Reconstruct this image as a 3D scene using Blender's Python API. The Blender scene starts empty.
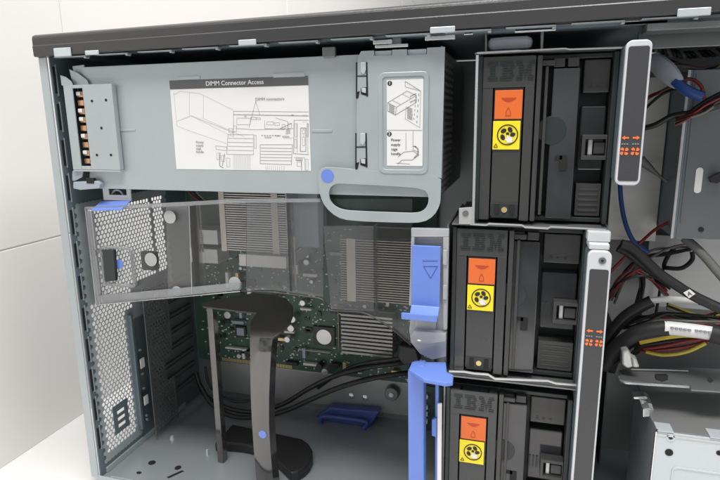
import bpy, bmesh, math, random
from mathutils import Vector, Matrix
random.seed(7)
scene = bpy.context.scene
col = scene.collection
PI = math.pi

# ------------------------------------------------------------------ camera
ROT = Matrix(((0.9609616431204003, 0.27640117563779754, -0.012454338897902525),
              (0.04651003057038956, -0.20574610743552396, -0.977499542880441),
              (-0.2727444545864899, 0.9387603151929533, -0.21056954459547308)))   # world -> right, down, forward
CAM = Vector((0.4240037229, -0.4357306978, 0.3742807921))
F = 560.0
cd = bpy.data.cameras.new('camera'); cam = bpy.data.objects.new('camera', cd); col.objects.link(cam)
cd.sensor_width = 36.0; cd.lens = F / 720 * 36.0; cd.clip_start = 0.01; cd.clip_end = 50
m3 = Matrix((ROT[0], -Vector(ROT[1]), -Vector(ROT[2]))).transposed()
cam.matrix_world = Matrix.Translation(CAM) @ m3.to_4x4()
scene.camera = cam

# ------------------------------------------------------------------ world and lamps
w = bpy.data.worlds.new('World'); scene.world = w; w.use_nodes = True
bg = w.node_tree.nodes['Background']; bg.inputs[0].default_value = (0.96, 0.98, 1.0, 1); bg.inputs[1].default_value = 0.39
# a plain bright room: lighter ceiling, darker floor, invented noise patches to vary glossy reflections
wn = w.node_tree.nodes; wl_ = w.node_tree.links
tcw = wn.new('ShaderNodeTexCoord'); mpw = wn.new('ShaderNodeMapping'); mpw.inputs['Scale'].default_value = (1.6, 1.6, 2.2)
nz = wn.new('ShaderNodeTexNoise'); nz.inputs['Scale'].default_value = 2.0; nz.inputs['Detail'].default_value = 2.0
rp = wn.new('ShaderNodeValToRGB'); rp.color_ramp.interpolation = 'EASE'
rp.color_ramp.elements[0].position = .40; rp.color_ramp.elements[0].color = (.16, .17, .18, 1)
rp.color_ramp.elements[1].position = .58; rp.color_ramp.elements[1].color = (1.55, 1.58, 1.62, 1)
sx = wn.new('ShaderNodeSeparateXYZ'); mrw = wn.new('ShaderNodeMapRange'); mrw.inputs[1].default_value = -.6; mrw.inputs[2].default_value = .8; mrw.inputs[3].default_value = .65; mrw.inputs[4].default_value = 1.35
mxw = wn.new('ShaderNodeVectorMath'); mxw.operation = 'SCALE'
wl_.new(tcw.outputs['Generated'], mpw.inputs[0]); wl_.new(mpw.outputs[0], nz.inputs['Vector']); wl_.new(nz.outputs[0], rp.inputs[0])
wl_.new(tcw.outputs['Generated'], sx.inputs[0]); wl_.new(sx.outputs[2], mrw.inputs[0])
wl_.new(rp.outputs[0], mxw.inputs[0]); wl_.new(mrw.outputs[0], mxw.inputs['Scale']); wl_.new(mxw.outputs[0], bg.inputs[0])
def area_lamp(name, loc, target, size, power, colr):
    l = bpy.data.lights.new(name, 'AREA'); l.shape = 'RECTANGLE'; l.size = size[0]; l.size_y = size[1]; l.energy = power; l.color = colr
    o = bpy.data.objects.new(name, l); col.objects.link(o); o.location = loc
    o.rotation_euler = (Vector(target) - Vector(loc)).to_track_quat('-Z', 'Y').to_euler()
    return o
area_lamp('overhead_area', (0.25, -0.75, 2.0), (0.25, -0.1, 0.2), (1.4, 0.4), 38, (1.0, 0.985, 0.96))
area_lamp('overhead_area', (0.85, 0.25, 2.1), (0.0, 0.15, 0.2), (1.8, 0.9), 48, (1.0, 0.98, 0.95))  # added area light to brighten the wall and vents, not the front faces
scene.view_settings.view_transform = 'Standard'; scene.view_settings.look = 'None'
scene.view_settings.exposure = 0.0; scene.view_settings.gamma = 1.0
scene.cycles.max_bounces = 8; scene.cycles.transparent_max_bounces = 24
scene.cycles.use_denoising = True

# ------------------------------------------------------------------ materials
def lin(c): return tuple(((v/255)/12.92 if v/255 <= .04045 else ((v/255+.055)/1.055)**2.4) for v in c)
MATS = {}
def mat(name, rgb, rough=.5, metal=0., spec=.5, nscale=0., namt=0., bump=0., bscale=400., stretch=None, rvar=0., coat=0.):
    """rgb = linear base colour. namt = value variation of the surface itself (fine wear, dust), bump = fine grain."""
    m = bpy.data.materials.new(name); m.use_nodes = True; nt = m.node_tree; b = nt.nodes['Principled BSDF']
    b.inputs['Base Color'].default_value = (*rgb, 1); b.inputs['Roughness'].default_value = rough
    b.inputs['Metallic'].default_value = metal; b.inputs['Specular IOR Level'].default_value = spec
    b.inputs['Coat Weight'].default_value = coat; b.inputs['Coat Roughness'].default_value = .08
    tc = nt.nodes.new('ShaderNodeTexCoord'); src = tc.outputs['Object']
    if stretch:
        mp = nt.nodes.new('ShaderNodeMapping'); mp.inputs['Scale'].default_value = stretch
        nt.links.new(src, mp.inputs[0]); src = mp.outputs[0]
    if namt or rvar:
        n = nt.nodes.new('ShaderNodeTexNoise'); n.inputs['Scale'].default_value = nscale or 30; n.inputs['Detail'].default_value = 5
        nt.links.new(src, n.inputs['Vector'])
        if namt:
            r = nt.nodes.new('ShaderNodeMix'); r.data_type = 'RGBA'
            r.inputs[6].default_value = (*[c*(1-namt) for c in rgb], 1); r.inputs[7].default_value = (*[min(1, c*(1+namt)) for c in rgb], 1)
            nt.links.new(n.outputs[0], r.inputs[0]); nt.links.new(r.outputs[2], b.inputs['Base Color'])
        if rvar:
            mr = nt.nodes.new('ShaderNodeMapRange'); mr.inputs[3].default_value = max(.03, rough-rvar); mr.inputs[4].default_value = min(1, rough+rvar)
            nt.links.new(n.outputs[0], mr.inputs[0]); nt.links.new(mr.outputs[0], b.inputs['Roughness'])
    if bump:
        n2 = nt.nodes.new('ShaderNodeTexNoise'); n2.inputs['Scale'].default_value = bscale; n2.inputs['Detail'].default_value = 3
        bp = nt.nodes.new('ShaderNodeBump'); bp.inputs['Strength'].default_value = bump; bp.inputs['Distance'].default_value = .0004
        nt.links.new(src, n2.inputs['Vector']); nt.links.new(n2.outputs[0], bp.inputs['Height']); nt.links.new(bp.outputs[0], b.inputs['Normal'])
    MATS[name] = m
    return m
mat('tile', (.80, .775, .75), .35, bump=.15, bscale=25, nscale=4, namt=.02)
mat('grout', (.78, .76, .74), .8)
mat('tabletop', (.82, .80, .79), .4, nscale=6, namt=.03)
mat('steel', (.44, .49, .51), .40, metal=.35, nscale=26, namt=.07, bump=.12, bscale=1400, rvar=.14)
mat('steel_dark', (.17, .22, .25), .42, metal=.4, nscale=14, namt=.08, rvar=.08)
mat('steel_light', (.58, .63, .66), .38, metal=.3, nscale=20, namt=.05, rvar=.08)
mat('zinc', (.58, .59, .58), .36, metal=.5, nscale=40, namt=.10, stretch=(1, 1, 6), rvar=.1)
mat('floor_steel', (.33, .36, .37), .26, metal=.35, nscale=5, namt=.05)
mat('back_steel', (.36, .37, .365), .34, metal=.5, nscale=30, namt=.10, rvar=.1)
mat('bay_steel', (.17, .19, .19), .36, metal=.4, nscale=20, namt=.12, rvar=.1)
mat('fan_gloss', (.040, .042, .044), .14, spec=.6, coat=.35, nscale=38, namt=.45, rvar=.10)
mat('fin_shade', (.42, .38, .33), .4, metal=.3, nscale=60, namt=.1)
mat('brushed_bright', (.70, .69, .65), .32, metal=.3, nscale=20, namt=.16, stretch=(1, 1, 5), rvar=.12)
mat('zinc_dark', (.22, .23, .23), .4, metal=.6, nscale=40, namt=.12, rvar=.1)
mat('bright_edge', (.80, .82, .82), .25, metal=.8)
mat('cover_paint', (.050, .050, .051), .30, bump=.25, bscale=900, rvar=.05, nscale=60)
mat('plastic_white', (.62, .64, .66), .4, nscale=20, namt=.02)
mat('plastic_grey', (.36, .40, .45), .42)
mat('inlay', (.055, .056, .060), .45, bump=.12, bscale=1200)
mat('fan_black', (.050, .051, .050), .36, bump=.25, bscale=900, nscale=25, namt=.10, rvar=.08)
mat('fan_black_smooth', (.054, .056, .057), .28, nscale=18, namt=.1, rvar=.08)
mat('fan_dark', (.024, .031, .031), .40, bump=.2, bscale=900)
mat('void', (.008, .008, .008), .7)
mat('strap_black', (.042, .041, .039), .12, spec=1.0, coat=.8, rvar=.05, nscale=40)
mat('strap_satin_lifted', (.065, .062, .058), .42, spec=.7, bump=.2, bscale=900)  # satin grain; base colour raised to brighten the shaded bridge
mat('rubber', (.014, .014, .015), .45, bump=.2, bscale=500)
mat('sleeve', (.016, .016, .016), .6, bump=.6, bscale=900)
mat('blue', (.15, .25, .68), .34, nscale=45, namt=.06, bump=.2, bscale=1500, rvar=.08)
mat('blue_deep', (.055, .09, .30), .36)
mat('orange', (.78, .155, .028), .45, nscale=20, namt=.03)
mat('orange_ink', (.50, .06, .015), .5)
mat('led_orange', (.95, .20, .055), .4)
mat('yellow', (.93, .76, .02), .42, nscale=20, namt=.03)
mat('ink', (.02, .02, .02), .6)
mat('ink_grey', (.32, .32, .33), .6)
mat('ink_soft', (.56, .56, .57), .6)
mat('paper', (.78, .78, .77), .45)
mat('header', (.10, .10, .105), .5)
mat('pcb', (.036, .085, .060), .38, nscale=90, namt=.45, bump=.3, bscale=300)
mat('pcb_trace', (.075, .15, .11), .4)
mat('chip', (.02, .02, .021), .35)
mat('label_ink_blue', (.05, .09, .3), .5)
mat('chip_metal', (.58, .58, .57), .3, metal=.8)
mat('fin', (.74, .72, .68), .34, metal=.25, nscale=60, namt=.08)
mat('fin_soft', (.40, .40, .39), .45, metal=.3, nscale=60, namt=.08)
mat('fin_warm', (.66, .60, .51), .38, metal=.15, nscale=60, namt=.06)
mat('copper', (.72, .42, .25), .3, metal=.8)
mat('gold', (.70, .56, .26), .35, metal=.6)
mat('white_plastic', (.78, .77, .74), .45)
mat('cap_can', (.62, .63, .64), .28, metal=.8)
mat('red_wire', (.20, .018, .02), .4)
mat('yellow_wire', (.60, .47, .06), .4)
mat('blue_wire', (.018, .06, .24), .4)
mat('grey_wire', (.15, .15, .14), .45)
mat('tan_wire', (.20, .19, .17), .5)
mat('label_white', (.80, .80, .80), .4)
mat('smoke_disc', (.40, .41, .41), .45)
def clear(name, tint, haze, gloss_r, fac, ior=1.5):
    m = bpy.data.materials.new(name); m.use_nodes = True; nt = m.node_tree; nt.nodes.remove(nt.nodes['Principled BSDF'])
    out = nt.nodes['Material Output']
    t = nt.nodes.new('ShaderNodeBsdfTransparent'); t.inputs[0].default_value = (*tint, 1)
    d = nt.nodes.new('ShaderNodeBsdfDiffuse'); d.inputs[0].default_value = (*haze, 1)
    g = nt.nodes.new('ShaderNodeBsdfGlossy'); g.inputs['Roughness'].default_value = gloss_r
    fr = nt.nodes.new('ShaderNodeFresnel'); fr.inputs[0].default_value = ior
    tc = nt.nodes.new('ShaderNodeTexCoord'); n = nt.nodes.new('ShaderNodeTexNoise'); n.inputs['Scale'].default_value = 22; n.inputs['Detail'].default_value = 4
    mr = nt.nodes.new('ShaderNodeMapRange'); mr.inputs[3].default_value = fac*.6; mr.inputs[4].default_value = fac*1.4
    nt.links.new(tc.outputs['Object'], n.inputs['Vector']); nt.links.new(n.outputs[0], mr.inputs[0])
    a = nt.nodes.new('ShaderNodeMixShader'); nt.links.new(mr.outputs[0], a.inputs[0]); nt.links.new(t.outputs[0], a.inputs[1]); nt.links.new(d.outputs[0], a.inputs[2])
    b = nt.nodes.new('ShaderNodeMixShader'); nt.links.new(fr.outputs[0], b.inputs[0]); nt.links.new(a.outputs[0], b.inputs[1]); nt.links.new(g.outputs[0], b.inputs[2])
    nt.links.new(b.outputs[0], out.inputs[0]); MATS[name] = m
clear('clear', (.965, .97, .975), (.45, .46, .46), .06, .03, 1.34)
clear('clear_edge', (.82, .84, .86), (.55, .57, .58), .15, .30)
clear('clear_moulded', (.72, .75, .78), (.70, .72, .74), .12, .5)
clear('clear_haze', (.96, .96, .96), (.66, .66, .65), .12, .22, 1.34)  # diffuse haze standing in for reflections on the clear plastic
clear('clear_milky', (.85, .87, .89), (.72, .74, .77), .12, .38)

# ------------------------------------------------------------------ geometry helpers
def at(x, y, Y=None, X=None, Z=None):
    """the point of the scene behind a photograph pixel, on a plane at a real depth Y (or X, or Z)"""
    d = ROT.transposed() @ Vector((x-360, y-240, F))
    k, v = (1, Y) if Y is not None else ((0, X) if X is not None else (2, Z))
    return CAM + d*((v-CAM[k])/d[k])

class MB:
    def __init__(s): s.bm = bmesh.new()
    def box(s, x0, x1, y0, y1, z0, z1):
        v = [s.bm.verts.new((x, y, z)) for x in (x0, x1) for y in (y0, y1) for z in (z0, z1)]
        for f in ((0,1,3,2), (4,6,7,5), (0,4,5,1), (2,3,7,6), (0,2,6,4), (1,5,7,3)): s.bm.faces.new([v[i] for i in f])
        return s
    def rect(s, px, Y, d):                       # box whose front face is a pixel rectangle on plane Y, d deep
        a = at(px[0], px[1], Y); b = at(px[2], px[3], Y)
        return s.box(min(a.x, b.x), max(a.x, b.x), Y, Y+d, min(a.z, b.z), max(a.z, b.z))
    def prism(s, pts, off):                      # polygon (world points) extruded by a vector
        off = Vector(off); n = len(pts)
        a = [s.bm.verts.new(Vector(p)) for p in pts]; b = [s.bm.verts.new(Vector(p)+off) for p in pts]
        s.bm.faces.new(a); s.bm.faces.new(b[::-1])
        for i in range(n): s.bm.faces.new((a[i], b[i], b[(i+1) % n], a[(i+1) % n]))
        return s
    def poly(s, pxs, Y, d): return s.prism([at(x, y, Y) for x, y in pxs], (0, d, 0))
    def ring(s, outer, inner, off):              # outer and inner contours of equal length
        off = Vector(off); n = len(outer)
        L = [[s.bm.verts.new(Vector(p)+o) for p in c] for c in (outer, inner) for o in (Vector(), off)]
        oa, ob, ia, ib = L
        for i in range(n):
            j = (i+1) % n
            for q in ((oa[i], oa[j], ia[j], ia[i]), (ob[i], ib[i], ib[j], ob[j]), (oa[i], ob[i], ob[j], oa[j]), (ia[i], ia[j], ib[j], ib[i])): s.bm.faces.new(q)
        return s
    def cyl(s, c, axis, r, h, n=24, r2=None):
        c = Vector(c); ax = Vector(axis).normalized(); u = ax.orthogonal().normalized(); v = ax.cross(u)
        r2 = r if r2 is None else r2
        A = [s.bm.verts.new(c+(u*math.cos(2*PI*i/n)+v*math.sin(2*PI*i/n))*r) for i in range(n)]
        B = [s.bm.verts.new(c+ax*h+(u*math.cos(2*PI*i/n)+v*math.sin(2*PI*i/n))*r2) for i in range(n)]
        s.bm.faces.new(A[::-1]); s.bm.faces.new(B)
        for i in range(n): s.bm.faces.new((A[i], A[(i+1) % n], B[(i+1) % n], B[i]))
        return s
    def tube(s, pts, r, n=10, flat=1.0, sub=6):
        P = [Vector(p) for p in pts]; C = []
        for i in range(len(P)-1):                # Catmull-Rom
            p0 = P[max(0, i-1)]; p1 = P[i]; p2 = P[i+1]; p3 = P[min(len(P)-1, i+2)]
            for k in range(sub):
                t = k/sub
                C.append(.5*((2*p1)+(p2-p0)*t+(2*p0-5*p1+4*p2-p3)*t*t+(3*p1-p0-3*p2+p3)*t**3))
        C.append(P[-1]); rings = []; up = None
        for i, c in enumerate(C):
            t = (C[min(i+1, len(C)-1)]-C[max(i-1, 0)]).normalized()
            if up is None: up = t.orthogonal().normalized()
            up = (up-t*up.dot(t)).normalized(); sd = t.cross(up)
            rr = r(i/(len(C)-1)) if callable(r) else r
            rings.append([s.bm.verts.new(c+up*math.cos(2*PI*k/n)*rr*flat+sd*math.sin(2*PI*k/n)*rr) for k in range(n)])
        for a, b in zip(rings, rings[1:]):
            for k in range(n): s.bm.faces.new((a[k], a[(k+1) % n], b[(k+1) % n], b[k]))
        s.bm.faces.new(rings[0][::-1]); s.bm.faces.new(rings[-1])
        return s
    def stroke(s, pts, wd, Y, th=.00012):        # printed line on a sheet facing the viewer: (x, z) points
        for (a, b) in zip(pts, pts[1:]):
            d = Vector((b[0]-a[0], b[1]-a[1]))
            if d.length < 1e-7: continue
            nrm = Vector((-d.y, d.x)).normalized()*wd/2
            q = [(a[0]+nrm.x, a[1]+nrm.y), (b[0]+nrm.x, b[1]+nrm.y), (b[0]-nrm.x, b[1]-nrm.y), (a[0]-nrm.x, a[1]-nrm.y)]
            s.prism([(p[0], Y, p[1]) for p in q], (0, th, 0))
        return s
    def text(s, txt, x, z, Y, size, align='LEFT', rot=0, bold=0., th=.0001):
        cu = bpy.data.curves.new('t', 'FONT'); cu.body = txt; cu.size = size; cu.align_x = align; cu.align_y = 'CENTER'
        cu.extrude = th/2; cu.offset = bold*size; cu.resolution_u = 3
        o = bpy.data.objects.new('t', cu); col.objects.link(o)
        me = bpy.data.meshes.new_from_object(o.evaluated_get(bpy.context.evaluated_depsgraph_get()))
        me.transform(Matrix.Translation((x, Y, z)) @ Matrix.Rotation(rot, 4, 'Y') @ Matrix.Rotation(PI/2, 4, 'X'))
        s.bm.from_mesh(me); bpy.data.objects.remove(o); bpy.data.curves.remove(cu); bpy.data.meshes.remove(me)
        return s
    def hexmesh(s, o, u, v, nrm, W, H, pitch, hole, inside, th=.0008):
        """perforated sheet: hexagonal cells, each a ring round a hexagonal hole; cells outside `inside` stay solid"""
        o, u, v, nrm = Vector(o), Vector(u), Vector(v), Vector(nrm)
        R = pitch/math.sqrt(3); row = pitch*.8660254; J = int(H/row)+1; I = int(W/pitch)+1
        cache = {}
        def vert(p, lay):
            k = (round(p[0]/R*20), round(p[1]/R*20), lay)
            if k not in cache: cache[k] = s.bm.verts.new(o+u*p[0]+v*p[1]+nrm*(th if lay else 0))
            return cache[k]
        for j in range(J):
            for i in range(I):
                cu_, cv_ = (i+.5*(j % 2))*pitch, j*row
                st = inside(cu_, cv_)
                if st is None: continue
                ang = [PI/6+k*PI/3 for k in range(6)]
                O = [(cu_+R*math.cos(a), cv_+R*math.sin(a)) for a in ang]
                h = hole*random.uniform(.97, 1.03)
                N = [(cu_+h*math.cos(a), cv_+h*math.sin(a)) for a in ang]
                for lay in (0, 1):
                    ov = [vert(p, lay) for p in O]
                    if st: 
                        iv = [s.bm.verts.new(o+u*p[0]+v*p[1]+nrm*(th if lay else 0)) for p in N]
                        for k in range(6): s.bm.faces.new((ov[k], ov[(k+1) % 6], iv[(k+1) % 6], iv[k]))
                        if lay == 0: base = iv
                        else:
                            for k in range(6): s.bm.faces.new((base[k], base[(k+1) % 6], iv[(k+1) % 6], iv[k]))
                    else: s.bm.faces.new(ov)
        return s
    def build(s, name, material, parent=None, bevel=0., smooth=False, label=None):
        bmesh.ops.recalc_face_normals(s.bm, faces=s.bm.faces)
        me = bpy.data.meshes.new(name); s.bm.to_mesh(me); s.bm.free()
        if smooth:
            for p in me.polygons: p.use_smooth = True
            me.set_sharp_from_angle(angle=math.radians(40))
        me.materials.append(MATS[material])
        o = bpy.data.objects.new(name, me); col.objects.link(o)
        if parent is not None:
            r = parent
            while r.parent: r = r.parent
            o.parent = parent; me.transform(Matrix.Translation(-r.location))
        else:
            xs = [v.co for v in me.vertices]
            c = Vector((sum(v.x for v in xs)/len(xs), sum(v.y for v in xs)/len(xs), min(v.z for v in xs)))
            me.transform(Matrix.Translation(-c)); o.location = c
        if bevel:
            b = o.modifiers.new('bevel', 'BEVEL'); b.width = bevel; b.segments = 2; b.limit_method = 'ANGLE'; b.angle_limit = math.radians(40)
        if label: o['label'] = label
        return o
def tag(o, label, cat, group=None, kind=None):
    if label: o['label'] = label
    if cat: o['category'] = cat
    if group: o['group'] = group
    if kind: o['kind'] = kind
    return o
def thing(name, loc, label, cat, group=None):
    o = bpy.data.objects.new(name, None); col.objects.link(o); o.location = loc; o.empty_display_size = .02
    return tag(o, label, cat, group)
def rrect(x0, x1, z0, z1, r, Y, n=6):
    pts = []
    for cx, cz, a0 in ((x1-r, z1-r, 0), (x0+r, z1-r, 90), (x0+r, z0+r, 180), (x1-r, z0+r, 270)):
        for k in range(n+1):
            a = math.radians(a0+90*k/n); pts.append((cx+r*math.cos(a), Y, cz+r*math.sin(a)))
    return pts

# ================================================================== SETTING
WX = -.13; TZ = -.009
b = MB()
for (y0, y1) in ((-.544, .1652), (.1668, .8745), (.8775, 2.2), (2.203, 3.6), (3.603, 5), (5.003, 9)):
    for (z0, z1) in ((TZ, .2352), (.2368, .935), (.938, 1.6)): b.box(WX-.006, WX, y0, y1, z0, z1)
wl = b.build('wall', 'tile', bevel=.0008); tag(wl, None, None, kind='structure')
g = MB().box(WX-.02, WX-.0014, -.544, 9, TZ, 1.6).build('wall_joints', 'grout'); tag(g, None, None, kind='structure')
t = MB().box(WX-.02, 1.0, -.55, 9, TZ-.03, TZ).build('table_top', 'tabletop'); tag(t, None, None, kind='structure')

# ================================================================== SERVER CASE
case = thing('server_case', (.37, .1, TZ), 'open grey steel server case with dark top cover, standing on a white table', 'server case')
ZT = .434; DY = .2; RX = .80
MB().box(.001, RX, .0, DY, -.0015, 0).build('floor_panel', 'floor_steel', case)
for x in (.04, .7):
    for y in (.03, .17): MB().cyl((x, y, TZ), (0, 0, 1), .012, -TZ-.002, 20).build('foot', 'rubber', case)
MB().box(.001, RX, DY, DY+.0015, 0, ZT).build('back_panel', 'back_steel', case)
MB().box(-.0085, RX, .004, DY, ZT+.001, ZT+.003).build('top_panel', 'steel_dark', case)
# dark outer cover rail over the opening, a hair higher towards the front
b = MB()
def zr(x, z): return z+.010*x
sec = [(.006, .4335), (-.004, .4337), (-.0046, .4345), (-.0048, .4428), (-.0043, .4436), (-.0042, .4495), (-.0034, .4518), (-.0010, .4531), (.003, .4535), (.22, .4535), (.22, .4500), (.006, .4500)]
b.prism([(-.009, y, zr(-.009, z)) for y, z in sec], (0, 0, 0.0001))
b.bm.free(); b = MB()
A = [b.bm.verts.new((-.009, y, zr(-.009, z))) for y, z in sec]; B = [b.bm.verts.new((RX, y, zr(RX, z))) for y, z in sec]
b.bm.faces.new(A); b.bm.faces.new(B[::-1])
for i in range(len(sec)): j = (i+1) % len(sec); b.bm.faces.new((A[i], A[j], B[j], B[i]))
cover = b.build('top_cover', 'cover_paint', case, bevel=.0009)
# bright sheet-metal tabs showing through the cover lip
for px in ((53, 48, 71, 56), (84.5, 50.5, 98.5, 54.5), (238, 39.8, 256, 44.6), (430, 27, 455, 32), (678, 8.5, 711, 15)):
    b = MB().rect(px, -.0062, .0012); b.build('clip', 'steel_light', case, bevel=.0009)
# small lip teeth under the rail
b = MB()
for x in [.012+.044*i for i in range(12)]: b.box(x, x+.034, -.0020, .004, zr(x, .4322), zr(x, .4332)); b.box(x+.0315, x+.034, -.0019, .003, zr(x, .4306), zr(x, .4322))
b.build('lip', 'steel', case, bevel=.0004)
for px in ((373, 40, 392, 43.5), (425, 36, 455, 39), (375, 45, 408, 46.5), (464, 32, 473, 34.5), (515, 29, 556, 30.5), (622, 21, 668, 23)): MB().rect(px, .004, .003).build('inner_tab', 'bright_edge', case, bevel=.0004)
for px in ((322, 47, 335, 57), (392, 37, 401, 46)): MB().rect(px, .0062, .004).build('inner_tab', 'zinc_dark', case, bevel=.0006)
# rear frame: front flange and folded edge with slots
MB().box(-.0085, .0005, 0, .0015, 0, .4335).build('front_flange', 'steel', case, bevel=.0005)
b = MB(); b.box(-.0085, -.007, .0016, DY, 0, .4335)
b.bm.free()
# rear wall at X = 0.002..0.003: solid strips round the vent field
b = MB(); VX0, VX1 = .0015, .0027
b.box(VX0, VX1, 0.0016, .0125, 0, .4335)
b.box(VX0, VX1, .0125, DY, .288, .4352)
b.box(VX0, VX1, .0125, DY, 0, .020)
b.box(VX0, VX1, .064, DY, .020, .162)
b.box(VX0, VX1, .150, DY, .162, .288)
rear = b.build('rear_panel', 'steel_dark', case)
b = MB()
for z in [.033+.0335*i for i in range(12)]: b.box(VX1-.0002, VX1+.0004, .0035, .0062, z, z+.024)
b.build('edge_slot', 'void', rear)
b = MB()
for z in [.031+.0335*i for i in range(12)]: b.box(VX1, VX1+.0009, .0066, .0074, z, z+.028)
b.build('edge_rib', 'steel', rear)
def vent(uu, vv):
    y, z = .011+uu, .014+vv
    if not (.010 < y < .155 and .012 < z < .295): return None
    low = .0155 < y < .0615 and .0225 < z < .286
    if .031 < y < .0495 and .037 < z < .0655: return None
    if low and .0285 < y < .052 and .0345 < z < .068: low = False
    if low and z < .030+.3*(y-.0155)*0 : pass
    high = .0285 < y < .148 and .1665 < z < .286
    if low and z > .193: low = False
    if high and y > .075 and z < .1945: high = False
    if high and (abs(y-.126) < .0022): high = False
    if low or high: return True
    if y > .07 and z < .155: return None
    return False
b = MB().hexmesh((.0030, .011, .014), (0, 1, 0), (0, 0, 1), (1, 0, 0), .15, .285,   .0053, .00246, vent, .0007)
b.build('vent_mesh', 'steel', rear)
b = MB(); b.box(.0031, .0038, .0285, .0345, .0345, .068); b.box(.0031, .0038, .0462, .052, .0345, .068)
for k in range(4): b.box(.0031, .0038, .0345, .0462, (.0345, .0442, .0522, .0602)[k], (.0400, .0482, .0562, .0680)[k])
b.build('slot_plate', 'steel_dark', rear)
# vertical fold between vents and the expansion slots, with pale screw tabs
MB().box(.0028, .009, .066, .070, .02, .162).build('fold', 'steel_dark', rear, bevel=.0006)
for z0, z1 in ((.095, .107), (.0485, .060)): MB().box(.010, .0112, .0715, .079, z0, z1).build('screw_tab', 'label_white', rear, bevel=.0006)
for z in (.118, .088, .070, .035, .030): MB().cyl((.0095, .0735, z), (1, 0, 0), .0015, .002, 12).build('rivet', 'bright_edge', rear)
# row of expansion slot covers, running into the depth, on the rear wall
for k in range(8):
    z = .018+.0203*k
    b = MB(); b.box(.0030, .0055, .105, DY-.012, z, z+.0165); b.box(.0055, .0075, .107, DY-.014, z+.004, z+.0125)
    b.build('slot_cover', 'zinc_dark', rear, bevel=.0008)
def gv(uu, vv): return True if not (uu > .028 and .050 < vv < .080) else None
b = MB().hexmesh((.0165, .081, .012), (0, 1, 0), (0, 0, 1), (1, 0, 0), .040, .172, .0052, .0016, gv, .0008)
b.box(.0163, .0175, .0785, .0812, .006, .19); b.box(.0163, .0175, .122, .1245, .10, .19); b.box(.0163, .0175, .122, .1245, .006, .060)
b.build('slot_guard', 'zinc_dark', rear)
# floor details: punched holes, lip, screw
for (x, y, rx, ry) in ((152, 463, .0042, .004), (178, 468, .0035, .0038), (139, 473, .003, .002)):
    b = MB(); p = at(x, y, Z=.0); b.prism([(p.x+rx*math.cos(2*PI*k/16), p.y+ry*math.sin(2*PI*k/16), .0002) for k in range(16)], (0, 0, .0003)); b.build('floor_hole', 'void', case)
b = MB(); p = at(176, 474, Z=0.); b.prism([(p.x-.006, p.y-.008, .0002), (p.x-.003, p.y-.009, .0002), (p.x+.006, p.y+.006, .0002), (p.x+.003, p.y+.007, .0002)], (0, 0, .0003))
b.build('floor_hole', 'void', case)
b = MB(); p = at(172, 437, Z=.003); b.cyl((p.x, p.y, .0), (0, 0, 1), .003,   .004, 16, .002); b.build('floor_peg', 'steel_light', case, smooth=True)
b = MB(); p = at(210, 455, Z=0.); b.box(p.x-.0035, p.x-.0015, p.y-.002, p.y, 0, .007); b.build('floor_peg', 'steel_light', case, smooth=True)
b = MB(); b.box(.002, .0045, .010, .16, .0001, .0065); b.box(.0005, RX, -.0004, .0012, -.009, .003)
b.box(.012, .04, .004, .006, .0001, .0012)
b.build('floor_lip', 'steel', case, bevel=.0004)
# lower mounting plate on the back panel with rivets and stand-off
b = MB(); b.box(.030, .335, .187, .1985, .0135, .0585); pl = b.build('mounting_plate', 'back_steel', case, bevel=.0012)
for (x, y) in ((351, 396), (365, 398)): MB().cyl(at(x, y, .1865), (0, -1, 0), .004, .0015, 16, .002).build('rivet', 'bright_edge', pl, smooth=True)
b = MB(); p = at(393, 391, .187); b.cyl(p, (0, -1, 0), .0095, .010, 24, .0085); b.build('standoff', 'zinc_dark', pl, bevel=.001, smooth=True)
b = MB(); b.cyl((p.x, .177, p.z), (0, -1, 0), .004, .0014, 16, .003); b.build('screw', 'bright_edge', pl, smooth=True)
# inner front structure at the right: partition walls of the drive bay zone
for q in ((.500, .5015, .15, DY, 0, .17), (.520, .5215, .165, DY, 0, .165), (.512, .516, .168, DY, 0, .155)): MB().box(*q).build('partition', 'bay_steel', case, bevel=.0005)
b = MB(); b.box(RX, RX+.0015, .0, DY, 0, ZT); b.build('front_wall', 'steel', case)
b = MB(); b.box(.50, RX, .03, .034, .4215, .4335); b.box(.56, .60, .0285, .0299, .4235, .4305); b.box(.50, RX, .0, .020, .4300, .4348)
b.build('cross_bar', 'zinc_dark', case, bevel=.0006)
b = MB(); b.box(.545, .72, .150, .1515, .19, .262); b.build('bay_panel_or_fill', 'zinc', case, bevel=.0006)
b = MB(); b.box(.4910, .5435, .118, .1195, .262, .407); b.build('bay_panel_or_fill', 'brushed_bright', case, bevel=.0006)  # extra bright panel, added in front of the occluded, too dark back wall

# ================================================================== MOTHERBOARD
mb = thing('motherboard', (.18, .19, .06), 'green circuit board standing upright at the back of the open case', 'circuit board')
PY = .184
b = MB(); b.box(.014, .3345, PY, PY+.0016, .0605, .43); nb = 6
for i in range(260):
    x = random.uniform(.02, .325); z = random.uniform(.064, .24); L = random.uniform(.004, .02)
    if random.random() < .6: b.box(x, min(x+L, .334), PY-.0002, PY, z, z+.0006)
    else: b.box(x, x+.0006, PY-.0002, PY, z, z+L)
bo = b.build('board', 'pcb', mb); bo.data.materials.append(MATS['pcb_trace'])
for p in bo.data.polygons: p.material_index = 0 if p.index < nb else 1
b = MB()
for i in range(750):
    x = random.uniform(.02, .325); z = random.uniform(.064, .25); a_, c_ = random.choice(((.002, .001), (.001, .002), (.003, .0015), (.0015, .0015)))
    b.box(x, x+a_, PY-.001, PY, z, z+c_)
tag(b.build('resistors', 'white_plastic', mb), None, None, kind='stuff')
b = MB()
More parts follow.
